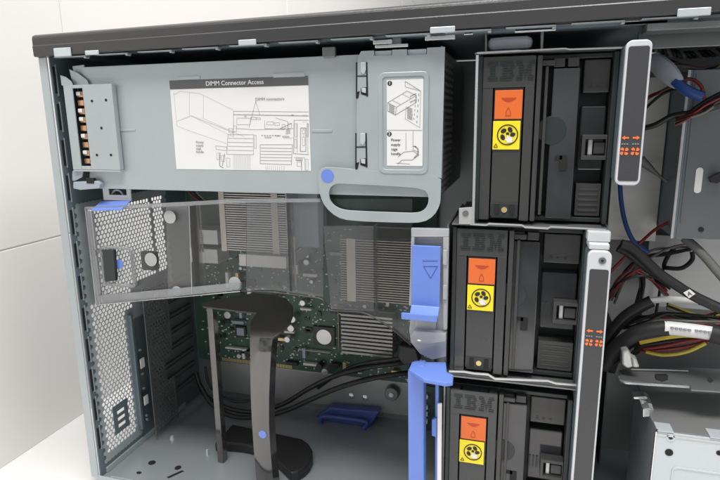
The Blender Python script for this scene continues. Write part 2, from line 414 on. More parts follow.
for i in range(92):
    x = random.uniform(.02, .325); z = random.uniform(.066, .24); a_, c_ = random.choice(((.006, .004), (.004, .006), (.008, .005), (.003, .005)))
    MB().box(x, x+a_, PY-.0018, PY, z, z+c_).build('small_chip', 'chip', mb)
# named larger components
b = MB().rect((313, 326, 335, 347), PY-.003, .003); c1 = b.build('processor_chip', 'chip', mb, bevel=.0004)
p = at(324, 337, PY-.003); MB().cyl(p, (0, -1, 0), .0098, .0006, 32).build('chip_lid', 'chip_metal', c1)
b = MB().rect((235, 326, 246, 338), PY-.0028, .0028); b.build('controller_chip', 'chip', mb, bevel=.0004)
MB().rect((236.5, 328, 244, 336), PY-.0032, .0003).build('chip_sticker', 'plastic_grey', mb)
for (x, y, r) in ((296, 316, .0048), (294.5, 325, .0048), (291, 336, .0042), (306, 300, .004), (232, 312, .005), (247, 306, .004), (328, 368, .0045)):
    p = at(x, y, PY); b = MB().cyl(p, (0, -1, 0), r, .013, 20); b.build('capacitor', 'cap_can', mb, bevel=.0007, smooth=True)
for px in ((298, 350, 330, 353), (284, 331, 294, 334), (303, 363, 318, 367), (225, 347, 246, 351), (300, 308, 311, 311)):
    MB().rect(px, PY-.006, .006).build('connector', 'white_plastic', mb, bevel=.0004)
b = MB().rect((338, 312, 339, 350), PY-.004, .004); b.build('retainer_wire', 'gold', mb)
b = MB()
for x in [.050+.0022*i for i in range(46)]: b.box(x, x+.0013, PY-.0004, PY, .0608, .0655)
b.build('edge_contacts', 'gold', mb)
for i in range(40):
    x = random.uniform(.07, .325); z = random.uniform(.066, .235)
    if not (.15 < x < .30 and .095 < z < .155):
        MB().cyl((x, PY, z), (0, -1, 0), random.uniform(.0022, .004), random.uniform(.006, .011), 16).build('capacitor', 'cap_can' if i % 3 else 'chip', mb, bevel=.0005, smooth=True)
for i in range(40):
    x = random.uniform(.05, .31); z = random.uniform(.066, .235); L = random.uniform(.008, .022)
    a_, c_ = (L, .004) if i % 2 else (.004, L)
    if not (.15 < x+a_ and x < .30 and .095 < z+c_ and z < .155):
        MB().box(x, x+a_, PY-.007, PY, z, z+c_).build('connector', ('white_plastic', 'chip', 'gold', 'plastic_grey', 'fin_warm')[i % 5], mb, bevel=.0004)
for px in ((190, 229, 218, 245), (189, 248, 218, 264)):
    br = MB().rect(px, .150, .03).build('mounting_block', 'zinc', mb, bevel=.0008)
    p = at((px[0]+px[2])/2-3, (px[1]+px[3])/2, .150); MB().cyl(p, (0, -1, 0), .0030, .0012, 20).build('screw', 'bright_edge', br, smooth=True)
for x in (0, 1, 2): MB().tube([at(186+4*x, 186, .10), at(190+4*x, 193, .11), at(199+3*x, 200, .13), at(206+3*x, 203, .15)], .0011, 8).build('wire', ('red_wire', 'rubber', 'tan_wire')[x], mb, smooth=True)
# small riser board at the right, low
rb = MB(); rb.box(.305, .345, PY-.002, PY-.0004, .004, .0600); rbo = rb.build('riser_board', 'pcb', mb)
b = MB()
for z in (.012, .022, .031, .045): b.box(.322, .328, PY-.006, PY-.0021, z, z+.005)
b.build('connector', 'white_plastic', rbo, bevel=.0004)

def heatsink(name, label, x0, x1, y0, y1, z0, z1, pitch, th, bars, base, fm='fin'):
    h = thing(name, ((x0+x1)/2, y1, z0), label, 'heat sink', 'finned heat sinks on the circuit board')
    b = MB(); z = z0
    while z < z1: b.box(x0, x1, y0, y1-.004, z, z+th); z += pitch
    b.build('fins', fm, h)
    MB().box(x0+.002, x1-.002, y0+.012, y0+.014, z0, z1).build('fin_core', 'zinc_dark', h)
    MB().box(x0, x1, y1-.004, y1, z0, z1).build('base_plate', 'fin', h, bevel=.0004)
    for (a, c) in bars:
        b = MB(); b.box(a, c, y0-.0012, y0-.0004, z0-.001, z1); b.build('fin_flange', 'fin_warm', h)
    if base: base(h)
    return h
def base1(h):
    b = MB(); b.box(.127, .1835, .105, .112, .2170, .2305); b.build('bracket', 'fin', h, bevel=.0005)
    b = MB(); b.box(.1838, .1850, .112, .180, .218, .2295); b.build('bracket', 'fin', h)
    MB().box(.1832, .1845, .1105, .178, .237, .32).build('shroud', 'zinc', h)
    MB().rect((289, 185, 319, 248), .142, .03).build('shroud', 'plastic_grey', h, bevel=.001)
heatsink('processor_heat_sink', 'large finned heat sink below the power cage, with two beige vertical edges', .1035, .1830, .110, .180, .2330, .322, .0026, .0011, ((.1043, .1108), (.1668, .1745)), base1)
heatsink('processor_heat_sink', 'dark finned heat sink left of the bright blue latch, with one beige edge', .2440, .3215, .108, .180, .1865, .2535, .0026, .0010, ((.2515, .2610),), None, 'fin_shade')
h = thing('chipset_heat_sink', (.257, .183, .1), 'small silver heat sink with wide horizontal fins, low on the green board', 'heat sink', 'finned heat sinks on the circuit board')
b = MB()
for k in range(11): z = .1010+.0047*k; b.box(.2262, .2885, .160, .1745, z, z+.0025)
b.build('fins', 'fin_soft', h); MB().box(.2262, .2885, .1745, .1838, .100, .152).build('base_plate', 'fin_soft', h)

# ================================================================== POWER SUPPLY CAGE
CY = .010
ps = thing('power_supply_cage', (.19, .06, .312), 'flat grey steel cage front with two paper diagrams and loop handle along the top', 'power cage')
b = MB(); b.box(.0300, .3560, CY, CY+.0014, .3125, .4245)
b.poly([(72, 66), (84, 64.6), (90, 92), (90, 187), (101, 187.5), (95, 140), (80, 100)], CY+.0016, .001)
panel = b.build('cover_panel', 'steel', ps, bevel=.0004)
MB().box(.030, .3600, CY+.0015, .17, .3125, .3137).build('bottom_plate', 'steel', ps)
MB().box(.030, .3600, CY+.0015, .17, .4235, .4247).build('top_plate', 'steel_dark', ps)
b = MB().hexmesh((.3602, .0125, .316), (0, 1, 0), (0, 0, 1), (1, 0, 0), .15, .108, .0062, .0022, lambda uu, vv: (.006 < uu < .072), .0008)
b.box(.3600, .3612, CY, .0125, .3125, .4245)
b.build('side_plate', 'zinc_dark', ps)
MB().box(.352, .3530, .014, .17, .315, .4225).build('dark_backing', 'void', ps)  # black sheet added inside so the side perforations look dark
# paper label
sy = CY-.0003
lab = MB().box(.1216, .2522, sy, sy+.0002, .3322, .4098).build('diagram_sheet', 'paper', ps)
MB().box(.1216, .2522, sy-.0001, sy-.00002, .4022, .4098).build('title_bar', 'header', lab)
MB().text('DIMM Connector Access', .1850, .4060, sy-.0003, .0053, 'CENTER', bold=.010).build('lettering', 'paper', lab)
b = MB()
def lp(x, y):                                      # position inside the enlarged view of the label
    p = at(160+x/4.49, 70+y/4.49, sy); return (p.x, p.z)
def lstroke(b, pts, wd=.00030): b.stroke([lp(*q) for q in pts], wd, sy-.00015)
lstroke(b, [(330, 185), (668, 188)]); lstroke(b, [(330, 200), (668, 206)], .0006); lstroke(b, [(330, 185), (330, 300)])
lstroke(b, [(430, 140), (400, 258)]); lstroke(b, [(430, 140), (450, 205)])
lstroke(b, [(305, 290), (420, 290), (420, 380), (300, 378), (305, 290)])
for k in range(4): lstroke(b, [(305, 306+18*k), (418, 308+18*k)])
lstroke(b, [(450, 335), (595, 335), (590, 425), (450, 420), (450, 335)], .0004)
for k in range(5): lstroke(b, [(452, 350+14*k), (592, 352+14*k)], .0004)
lstroke(b, [(602, 225), (668, 225)]); lstroke(b, [(602, 225), (600, 375), (668, 380)], .0005); lstroke(b, [(632, 260), (655, 260), (655, 365), (630, 365), (632, 260)], .0006)
lstroke(b, [(616, 238), (616, 370)]); lstroke(b, [(664, 238), (664, 376)])
lstroke(b, [(602, 392), (650, 394), (652, 455)]); lstroke(b, [(612, 405), (636, 405), (636, 453)], .0006)
lstroke(b, [(470, 225), (470, 262), (560, 268)]); lstroke(b, [(520, 215), (575, 232), (575, 268)]); lstroke(b, [(540, 262), (592, 240)], .0005); lstroke(b, [(340, 262), (430, 268), (600, 262)])
lstroke(b, [(250, 340), (300, 345), (300, 362), (252, 356), (250, 340)]); lstroke(b, [(270, 370), (268, 430), (285, 440)], .0008); lstroke(b, [(290, 375), (280, 430)], .0006)
for (x, y, wd_, h_) in ((345, 215, 60, 30), (408, 212, 24, 10), (432, 214, 20, 8), (480, 232, 30, 14), (515, 236, 22, 12), (548, 244, 14, 20), (575, 238, 16, 24), (606, 240, 8, 60), (606, 310, 8, 40), (640, 268, 10, 18), (640, 300, 10, 40), (660, 240, 6, 60), (310, 262, 16, 20), (330, 250, 14, 26), (255, 372, 10, 30), (276, 384, 16, 26), (300, 395, 14, 40), (425, 292, 8, 60), (610, 398, 30, 8), (616, 412, 18, 20), (655, 400, 10, 50), (380, 206, 8, 5), (590, 200, 10, 6), (470, 300, 30, 5), (520, 292, 20, 6), (550, 296, 30, 5)):
    lstroke(b, [(x, y), (x+wd_, y+1), (x+wd_, y+h_), (x, y+h_), (x, y)], .00024)
for k in range(5): lstroke(b, [(565, 268+5*k), (585, 264+5*k)], .0003)
for k in range(7): lstroke(b, [(455+12*k, 294), (462+12*k, 294)], .0007); lstroke(b, [(555+6*k, 305), (558+6*k, 305)], .0006)
b.build('line_drawing', 'ink_grey', lab)
b = MB()
lstroke(b, [(62, 100), (76, 250), (125, 270)]); lstroke(b, [(62, 112), (90, 95), (180, 105), (330, 180)]); lstroke(b, [(76, 230), (140, 205), (330, 280)], .0005); lstroke(b, [(195, 115), (195, 215)]); lstroke(b, [(132, 100), (132, 205)])
lstroke(b, [(140, 205), (160, 215), (330, 300)]); lstroke(b, [(125, 270), (300, 330)]); lstroke(b, [(190, 215), (380, 300)])
lstroke(b, [(330, 380), (330, 440)]); lstroke(b, [(405, 380), (405, 448)])
for k in range(10): lstroke(b, [(336+7*k, 382), (336+7*k, 444)], .0005)
lstroke(b, [(475, 430), (475, 452)]); lstroke(b, [(560, 430), (560, 455)])
for k in range(9): lstroke(b, [(482+9*k, 430), (482+9*k, 452)], .0004)
for k in range(4):
    for q in range(3): lstroke(b, [(640+8*q, 200+30*k), (644+8*q, 206+30*k)])
b.build('line_drawing', 'ink_soft', lab)
b = MB(); q = lp(428, 132); b.text('DIMM connectors', q[0], q[1], sy-.0003, .0036); b.build('lettering', 'ink_grey', lab)
b = MB()
for i, t_ in enumerate(('Power', 'supply', 'cage', 'handle')): q = lp(162, 324+14.5*i); b.text(t_, q[0], q[1], sy-.0003, .0030)
b.build('lettering', 'ink_grey', lab)
# emboss lines on the cover
for q in ((312, 129.5, 332, 132), (117, 129, 135, 131), (178, 76.5, 200, 79), (273, 73.5, 305, 76.5)): MB().rect(q, CY-.0006, .0008).build('embossing', 'steel', panel, bevel=.0003)
# lever with loop handle
LY = CY-.0042
lv = MB(); out = [(358, 57), (361, 51), (374, 50.3), (374, 55.5), (392, 55), (392, 49.6), (407, 49), (407, 55), (427, 54), (427, 47.6), (445, 46.6), (441, 196)]
lever_px = out + [(440, 205), (434, 216), (423, 222.5), (405, 223), (350, 221), (336, 217), (325, 207), (320, 196), (318.5, 184), (318.5, 174), (321, 168.5), (325, 166.8), (345, 168), (354.5, 168), (356, 110)]
hole_px = [(337, 183.3), (420, 187.5), (426, 190), (429, 197), (427.5, 206), (422, 211.5), (414, 213), (345, 210.5), (336, 207), (330.5, 201), (328.8, 194), (331.5, 186)]
def holed(outer, hole):                           # keyhole bridge between outer and hole contours
    i = min(range(len(outer)), key=lambda k: (outer[k][0]-hole[0][0])**2+(outer[k][1]-hole[0][1])**2); return i
# loop handle: ring of equal-length contours; lever plate: separate solid plate butted above it
ring_o = [(440.8, 196), (440, 205), (434, 216), (423, 222.5), (405, 223), (350, 221), (336, 217), (325, 207), (320, 196), (318.5, 184), (318.5, 174), (321, 168.5), (326, 166.8), (345, 168.2), (390, 172), (441.2, 174)]
ring_i = [(429, 197), (427.5, 206), (422, 211.5), (414, 213), (400, 212.6), (352, 210.8), (341, 209.2), (334, 205.5), (330, 200.5), (328.8, 195), (329.3, 190), (331.5, 186), (337, 183.3), (350, 184), (390, 186), (424, 188.5)]
def dens(P):                                       # one Chaikin pass keeps the corners round
    r = []
    for i in range(len(P)):
        a, c = P[i], P[(i+1) % len(P)]; r += [(a[0]*.75+c[0]*.25, a[1]*.75+c[1]*.25), (a[0]*.25+c[0]*.75, a[1]*.25+c[1]*.75)]
    return r
b = MB().ring([at(x, y, LY) for x, y in dens(ring_o)], [at(x, y, LY) for x, y in dens(ring_i)], (0, .0016, 0)); hd = b.build('handle', 'steel', ps, bevel=.0003)
plate_px = out[:-1]+[(441.5, 178), (356, 175.5), (356.8, 110)]
b = MB().poly(plate_px, LY+.00005, .0014); lever = b.build('lever_plate', 'steel', ps, bevel=.0002)
b = MB(); pa = at(445, 46.6, LY); b.box(.3606, .3622, LY+.0014, .02, .327, .4275); b.build('lever_flange', 'steel', lever, bevel=.0004)
b = MB(); p = at(327.5, 176, LY); b.cyl(p, (0, -1, 0), .0056, .0003, 32); b.build('touch_dot', 'blue', hd)
for px in ((374.5, 51, 391.5, 56), (407.5, 49.5, 426.5, 55)): MB().rect(px, LY+.002, .0012).build('tab', 'steel_light', lever, bevel=.0004)
# hook shaped hinge slots: a dark opening with a bright tongue
for y0 in (62., 133.):
    x0 = 355.8 if y0 < 100 else 355.2
    b = MB()
    for q in ([(x0, y0), (x0+1.3, y0), (x0+1.3, y0+36), (x0, y0+36)], [(x0+10, y0), (x0+11.5, y0), (x0+12.3, y0+34), (x0+10.8, y0+35)], [(x0+1, y0+13.4), (x0+11, y0+13.4), (x0+11, y0+14.6), (x0+1, y0+14.6)], [(x0+5, y0+26), (x0+11, y0+25), (x0+11, y0+34), (x0+5, y0+32)], [(x0+.5, y0+30), (x0+4, y0+29), (x0+2.5, y0+36), (x0+.5, y0+37)]): b.poly(q, LY-.0002, .0004)
    b.build('hinge_slot', 'void', lever)
    b = MB().poly([(x0+5, y0), (x0+10, y0), (x0+10, y0+8), (x0+8, y0+12), (x0+5, y0+10)], LY-.0012, .0012); b.poly([(x0+5.5, y0+26), (x0+10, y0+26), (x0+10, y0+31), (x0+6, y0+30)], LY-.001, .0008)
    b.build('hinge_hook', 'steel_light', lever, bevel=.0003)
# embossed frame and second paper
a = at(378.5, 72.5, LY); c = at(428, 174, LY)
b = MB().ring(rrect(a.x, c.x, c.z, a.z, .005, LY-.0008), rrect(a.x+.0034, c.x-.0034, c.z+.0034, a.z-.0034, .003, LY-.0008), (0, .0012, 0)); b.build('embossed_frame', 'steel', lever, bevel=.0007)
a = at(386.8, 80, LY); c = at(422.5, 166, LY); s2 = LY-.0002; X0, X1, Z0, Z1 = a.x, c.x, c.z, a.z
lab2 = MB().box(X0, X1, s2, s2+.00018, Z0, Z1).build('diagram_sheet', 'paper', ps)
b = MB()
def lq(x, y): p = at(340+x/5.14, 40+y/5.14, s2); return (p.x, p.z)
def l2(pts, wd=.0003): b.stroke([lq(*q) for q in pts], wd, s2-.00014)
l2([(240, 463), (422, 464)], .0004)
l2([(335, 212), (335, 240), (415, 262), (410, 450), (335, 405), (340, 340)]); l2([(335, 212), (415, 262)], .0005)
for k in range(6): l2([(405-2*k, 275+28*k), (405-2*k, 288+28*k)], .0007); l2([(390-2*k, 290+22*k), (390-2*k, 300+22*k)], .0006)
l2([(245, 322), (345, 262), (392, 285), (290, 345), (245, 322)], .0004); l2([(245, 322), (245, 365), (285, 385), (290, 345)], .0005); l2([(285, 385), (392, 320), (392, 285)], .0005); l2([(270, 310), (310, 330)]); l2([(320, 278), (365, 300)])
for k in range(5): l2([(252, 330+8*k), (280, 345+8*k)], .0007)
for k in range(9): l2([(345, 345+7*k), (372, 355+7*k)], .0006)
l2([(360, 290), (392, 275)], .0008); l2([(360, 320), (392, 305)], .0008)
# lower drawing: lever swung by a hand arrow
def l3(pts, wd=.0004): b.stroke([(at(x, y, s2).x, at(x, y, s2).z) for x, y in pts], wd, s2-.00014)
l3([(406, 133), (406, 150)]); l3([(413, 131), (413, 150), (419, 152)]); l3([(398, 157), (404, 152), (413, 151), (419, 155), (412, 160), (402, 160), (398, 164)], .0005); l3([(396, 163), (410, 164)]); l3([(415, 146), (418, 149), (418, 154), (414, 158)], .0011); l3([(416, 147), (413, 146)], .0008)
b.build('line_drawing', 'ink_grey', lab2)
b = MB()
for (x, y, n_) in ((389.8, 83.3, '1'), (389.4, 134, '2')): p = at(x, y, s2); MB().cyl((p.x, s2-.00005, p.z), (0, -1, 0), .0019, .00012, 20).build('number_disc', 'ink', lab2)
for i, t_ in enumerate(('Power', 'supply', 'cage', 'handle')): p = at(391, 140+4.6*i, s2); b.text(t_, p.x, p.z, s2-.0002, .0030)
b.build('lettering', 'ink', lab2)
b = MB()
for (x, y, n_) in ((389.8, 83.3, '1'), (389.4, 134, '2')): p = at(x, y, s2); b.text(n_, p.x, p.z, s2-.0003, .0032, 'CENTER', bold=.02)
b.build('lettering', 'paper', lab2)

# bracket with contact fingers at the rear end of the cage
bk = thing('contact_bracket', (.045, .02, .328), 'small grey steel bracket with copper contact column at the top left corner of the case', 'bracket')
BY = .0035
b = MB()
b.box(.0335, .0658, BY, BY+.0012, .3310, .4085); b.box(.0125, .0225, BY, BY+.0012, .3310, .4085)
b.box(.0225, .0335, BY, BY+.0012, .3310, .3345); b.box(.0225, .0335, BY, BY+.0012, .4055, .4085)
b.box(.0646, .0658, BY+.0012, .009, .3310, .4085); b.box(.0125, .0658, BY, BY+.007, .3292, .3308)
b.build('plate', 'steel', bk, bevel=.0004)
b = MB()
for (x, y) in ((92, 101), (106, 100), (101.5, 128), (97, 155), (111, 155)): b.cyl((at(x, y, BY).x, BY-.0002, at(x, y, BY).z), (0, 1, 0), .0013, .0004, 16)
b.build('screw_hole', 'void', bk)
b = MB()
for k in range(9): z = .336+.0077*k; b.box(.0228, .0300, BY+.004, BY+.006, z, z+.0052)
b.build('contact', 'copper', bk, bevel=.0008)
b = MB()
for k in (1, 3, 5, 6, 8): z = .3375+.0077*k; b.box(.0232, .0280, BY+.0028, BY+.0040, z, z+.0036)
b.build('contact_shell', 'white_plastic', bk, bevel=.0006)
MB().box(.0225, .0335, BY+.007, BY+.010, .332, .407).build('contact_holder', 'chip', bk)
b = MB().poly([(60, 75), (66, 77), (71, 81), (73, 85.5), (61.5, 85.5)], BY+.0005, .001); b.poly([(69, 69), (78, 73), (87, 80), (89, 85), (74, 85), (71, 78)], BY+.004, .001)
b.build('gusset', 'steel', bk, bevel=.0003)
b = MB().poly([(73, 182), (97, 181), (100, 184), (99, 188.5), (80, 190), (73, 188.5)], .004, .012); b.poly([(72, 171), (83, 171), (82, 177), (75, 181), (72, 181)], .006, .0012)
b.build('lower_clip', 'plastic_grey', bk, bevel=.0008)
b = MB().rect((86, 178, 94, 183.5), .0036, .003); b.build('clip_gap', 'void', bk)

# blue release tab below the bracket
rt = thing('release_latch', (.047, .03, .298), 'blue release tab with pale frame below the contact bracket', 'latch')
a = at(102, 186.5, .016); c = at(131.5, 201, .016)
b = MB().ring([(a.x, .016, a.z), (c.x, .016, a.z), (c.x, .016, c.z), (a.x, .016, c.z)], [(a.x+.007, .016, a.z-.0015), (c.x-.005, .016, a.z-.0015), (c.x-.005, .016, c.z+.0055), (a.x+.007, .016, c.z+.0055)], (0, .0015, 0))
b.build('frame', 'plastic_white', rt, bevel=.0005)
p = at(117, 194, .019); b = MB().ring([(p.x+.0075*math.cos(k*PI/12), .019, p.z-.003+.0075*math.sin(k*PI/12)) for k in range(24)], [(p.x+.0060*math.cos(k*PI/12), .019, p.z-.003+.0060*math.sin(k*PI/12)) for k in range(24)], (0, .001, 0)); b.build('ring', 'plastic_grey', rt)
b = MB(); a = at(101, 201, .016); c = at(131, 200, .016)
b.prism([(a.x, .0155, a.z), (c.x, .0155, c.z), (c.x-.003, .006, c.z-.0065), (a.x-.003, .006, a.z-.0065)], (0, -.0006, -.0022)); b.build('tab', 'blue', rt, bevel=.0007)

# ================================================================== CLEAR AIR BAFFLE
AY = .0115
af = thing('air_baffle', (.2, .06, .19), 'clear plastic air baffle across the middle of the case, below the power cage', 'air baffle')
def up_px(l): return [(x, y) for x, y in l]
b = MB().poly([(85, 207), (187, 202), (240, 199), (320, 199), (412, 199), (412, 343), (408, 343), (395, 331), (380, 321), (365, 313.5), (330, 311), (326, 305), (322, 299), (274, 292), (240, 291), (133, 301), (96, 305)], AY, .0016)
shell = b.build('front_sheet', 'clear', af)
b = MB().poly([(85, 207), (187, 202), (240, 199), (320, 199), (320, 202), (240, 203), (187, 206), (87, 211)], AY-.004, .0038)
b.poly([(95, 296), (134, 293), (240, 283), (240, 290), (134, 301), (97, 305)], AY-.004, .0038)
b.poly([(85, 211), (91, 211), (100, 297), (95, 297)], AY-.004, .0038)
b.build('lip', 'clear_edge', af, bevel=.0006)
b = MB()
e = [(240, 291), (274, 292.5), (310, 297), (322, 299.5), (327, 306), (331, 310.5), (348, 311.5), (365, 313.5), (380, 321), (395, 331.5), (404, 339), (411, 345)]
b.tube([at(x, y, AY-.0003) for x, y in e], .0008, 6); b.build('lower_edge', 'rubber', af, smooth=True)
# walls of the duct, running into the depth
for (x, y0, y1, dep, mt) in ((189, 205, 292, .022, 'clear'), (287, 200, 291, .018, 'clear'), (374, 226, 316, .014, 'clear')):
    a = at(x, y0, AY+.002); c = at(x, y1, AY+.002); b = MB().box(a.x-.0008, a.x+.0008, AY+.002, AY+dep, c.z, a.z); b.build('duct_wall_or_haze', mt, af)
b = MB().poly([(323, 226), (374, 226), (374, 311), (331, 309)], AY+.004, .001); b.build('duct_wall_or_haze', 'clear_haze', af)  # flat haze sheet, painted reflection behind the front sheet
b = MB().poly([(246, 201), (323, 201), (323, 297), (274, 290), (246, 290)], AY+.006, .001); b.build('duct_wall_or_haze', 'clear_haze', af)  # second haze sheet, grey reflection put in as diffuse colour
b = MB()
for l in ([(85, 207), (96, 304)], [(189, 206), (192, 294)], [(97, 305), (134, 301.5), (240, 291.5)]): b.tube([at(x, y, AY-.0043) for x, y in l], .0004, 6, 1, 3)
b.build('moulded_edge_highlight', 'clear_moulded', af, smooth=True)  # thin bright tubes added as highlights along the moulded edges
b = MB().poly([(166, 206), (188, 205), (191, 293), (168, 296)], AY+.004, .001); b.build('duct_wall_or_haze', 'clear_haze', af)  # haze band imitating the paler reflection at the left
# finger pocket on the left
a = at(101.5, 245, AY); c = at(138, 287, AY)
b = MB().ring(rrect(a.x, c.x, c.z, a.z, .004, AY-.004), rrect(a.x+.0025, c.x-.0025, c.z+.0025, a.z-.0025, .003, AY-.004), (0, .004, 0)); b.build('pocket', 'clear_edge', af, bevel=.0005)
b = MB().poly([(102, 250), (113.5, 250), (115.5, 281), (105, 282)], AY-.0052, .004); b.build('grip', 'fan_dark', af, bevel=.0008)
b = MB(); p = at(119.7, 264, AY-.0005); b.cyl(p, (0, -1, 0), .0047, .0004, 28); b.build('touch_dot', 'blue', af)
b = MB().rect((140, 252, 155, 271), AY+.003, .008); b.build('latch_block', 'fan_dark', af, bevel=.001)
b = MB()
for (x, y, r) in ((170, 217, .0062), (94, 253.5, .0032), (151, 259.5, .0066), (235, 283, .0060), (177, 291, .0050)):
    p = at(x, y, AY-.0002); MB().cyl(p, (0, -1, 0), r, .0006, 28).build('rivet', 'smoke_disc', af)
# thick moulded end at the right with blue latch
b = MB().poly([(411, 228), (449, 229), (447, 300), (446, 357), (432, 360), (420, 354), (411, 343), (409, 330), (413, 300)], AY-.0015, .0012); b.build('end_plate', 'clear_milky', af, bevel=.0005)
b = MB()
b.poly([(411, 228), (449, 229), (449, 237), (411, 237)], AY-.006, .0042); b.poly([(411, 237), (414.5, 237), (412, 306), (409, 306)], AY-.006, .0042)
b.poly([(443, 237), (449, 237), (447, 330), (443, 330)], AY-.006, .0042)
b.poly([(410, 337), (414, 331), (430, 332), (446, 334), (446, 342), (430, 344), (412, 343)], AY-.009, .007)
b.poly([(416, 318), (436, 318), (436, 330), (414, 329)], AY-.004, .0022)
for y in (255, 290): b.rect((412, y, 415, y+14), AY-.008, .002); b.rect((443, y-5, 447, y+10), AY-.008, .002)
b.build('end_rib', 'clear_moulded', af, bevel=.0007)
b = MB().poly([(418, 319), (434, 319), (434, 328), (417, 328)], AY-.0002, .0008); b.build('pad', 'smoke_disc', af)
bl = thing('baffle_latch', (.35, .005, .21), 'bright blue latch tab with engraved triangle on the clear plastic beside the middle fan', 'latch')
a = at(416, 240, .004); c = at(444, 302, .004)
b = MB().prism([(.3403, .0030, .2735), (.3403, .0030, .2225), (.3403, -.004, .2180), (.3403, -.009, .2165), (.3403, -.009, .2148), (.3403, -.004, .2160), (.3403, .0055, .2200), (.3403, .0060, .2735)], (.0236, 0, 0))
b.box(.3345, .3639, -.0100, -.0076, .2140, .2195)
lt = b.build('tab', 'blue', bl, bevel=.0006)
b = MB(); p = at(430, 262, .0029)
for q in ([(422.5, 261), (438, 261)], [(423.5, 266.5), (437.5, 266.5), (430.5, 278.5), (423.5, 266.5)]): b.stroke([(at(x, y, .0029).x, at(x, y, .0029).z) for x, y in q], .0005, .0028)
b.build('engraving', 'blue_deep', lt)

# ================================================================== BLACK CARD RETAINER
cr = thing('card_retainer', (.15, .05, 0), 'glossy black plastic strap frame standing on the case floor, blue dot on its front leg', 'retainer')
LX0, LX1, LYY = .1112, .1185, .058
b = MB(); b.box(LX0, LX1, LYY, LYY+.010, .0, .1865); b.build('leg', 'strap_black', cr, bevel=.0009)
# front leg: gently bowed blade
RY = .030
b = MB(); L = []
for k, (y, xa, xb) in enumerate(((336.5, 250, 272), (342, 250.2, 272), (352, 250.6, 271.2), (370, 251.2, 270.6), (395, 252, 270), (420, 253.2, 270), (445, 254.6, 271), (470, 256, 272.6), (500, 258, 275), (525, 260, 278))):
    z = at(255, y, RY).z if k < 9 else 0.
    bow = -.0030*math.sin(PI*(.17-z)/.17)+.002*(k == 0)
    x0 = at(xa, y, RY).x; x1 = at(xb, y, RY).x; w_ = x1-x0
    L.append([b.bm.verts.new(v) for v in ((x0, RY+bow, z), (x0+w_*.25, RY+bow-.0010, z), (x0+w_*.5, RY+bow-.0014, z), (x0+w_*.78, RY+bow-.0010, z), (x1, RY+bow+.0002, z), (x1+.0006, RY+bow+.013, z), (x1-.0016, RY+bow+.013, z), (x1-.0028, RY+bow+.002, z), (x0, RY+bow+.0022, z))])
for p_, q_ in zip(L, L[1:]):
    n = len(p_)
    for k in range(n): b.bm.faces.new((p_[k], p_[(k+1) % n], q_[(k+1) % n], q_[k]))
b.bm.faces.new(L[0]); b.bm.faces.new(L[-1][::-1])
leg = b.build('leg', 'strap_black', cr, smooth=True)
p = at(262.5, 434.5, RY-.0040); MB().cyl((p.x, RY-.0036, p.z), (0, -1, 0), .0042, .0006, 28).build('touch_dot', 'blue', leg)
# bridge: sloping plate from the front leg back to the rear leg
b = MB()
A0, B0, C0 = at(250, 336, RY), at(272, 338, RY), at(203, 303, LYY)
pn_ = (B0-A0).cross(C0-A0).normalized()
if pn_.z < 0: pn_ = -pn_
def onplane(x, y):
    d = ROT.transposed() @ Vector((x-360, y-240, F)); return CAM+d*((A0-CAM).dot(pn_)/d.dot(pn_))
tp = [onplane(*q) for q in ((202, 303), (230, 296.5), (255, 293), (273, 294.5), (287, 299), (292.5, 306), (292.5, 315), (289, 324), (281, 332), (272.5, 338), (249.8, 336), (250, 322), (256.5, 313), (248, 312.2), (202.5, 306.5))]
b.prism(tp, -pn_*.003); b.build('bridge', 'strap_satin_lifted', cr, bevel=.0005)
b = MB()
base_pts = []
for k in range(17):
    a_ = k/16; base_pts.append((.0975+.108*a_, .076-.030*a_+.018*math.sin(PI*a_), 0))
pts = base_pts+[(.205, .05, 0), (.205, .115, 0), (.0975, .115, 0)]
b.prism(base_pts+[(.2115, .0505, 0), (.2155, .058, 0), (.2175, .068, 0), (.2165, .080, 0), (.212, .092, 0), (.204, .102, 0), (.192, .110, 0), (.0975, .118, 0)], (0, 0, .0120)); b.build('foot', 'rubber', cr, bevel=.002)

# ================================================================== BLUE HANDLE BRACKET
bb = thing('blue_bracket', (.345, .01, 0), 'tall blue plastic bracket with a top ledge, left of the lowest fan', 'bracket')
b = MB().poly([(407.5, 371), (412, 367), (424, 366), (424, 379.5), (423.8, 480), (423.6, 520), (408.5, 520), (408, 480)], -.004, .014); b.build('post', 'blue', bb, bevel=.002)
b = MB().prism([at(412, 361.5, Z=.1715), at(446, 362, Z=.1715), at(447, 372, Z=.1715), at(453.5, 374.5, Z=.1715), at(453, 382, Z=.1715), at(446, 383, Z=.1715), at(424, 379, Z=.1715), at(409, 369, Z=.1715)], (0, 0, -.0035)); b.build('ledge', 'blue', bb, bevel=.0008)
b = MB().poly([(435, 381), (438.5, 381), (438, 520), (434.8, 520)], .006, .006); b.poly([(431.5, 420), (437, 418), (437, 438), (431.5, 436)], .004, .004); b.build('rear_post', 'blue', bb, bevel=.0008)
sp = MB().poly([(437.3, 404), (441.8, 404), (441, 520), (436.8, 520)], .0025, .0025).build('guide_strip', 'label_white', bevel=.0006)
tag(sp, 'thin white upright strip between the blue bracket and the lowest fan', 'strip')
# blue latch at the foot of the back panel
fl = thing('floor_latch', (.228, .18, 0), 'dark blue latch with curved grip at the bottom of the back panel', 'latch')
b = MB().poly([(330, 407.5), (380, 412), (369, 428), (322, 421), (316, 417)], .172, .0135); b.build('body', 'blue_deep', fl, bevel=.002)
b = MB().tube([at(x, y, .166) for x, y in ((321, 424), (320, 419), (325, 416.5), (345, 418.5), (364, 421.5), (367, 424), (363, 429))], .0028, 10); b.build('grip', 'blue_deep', fl, smooth=True)

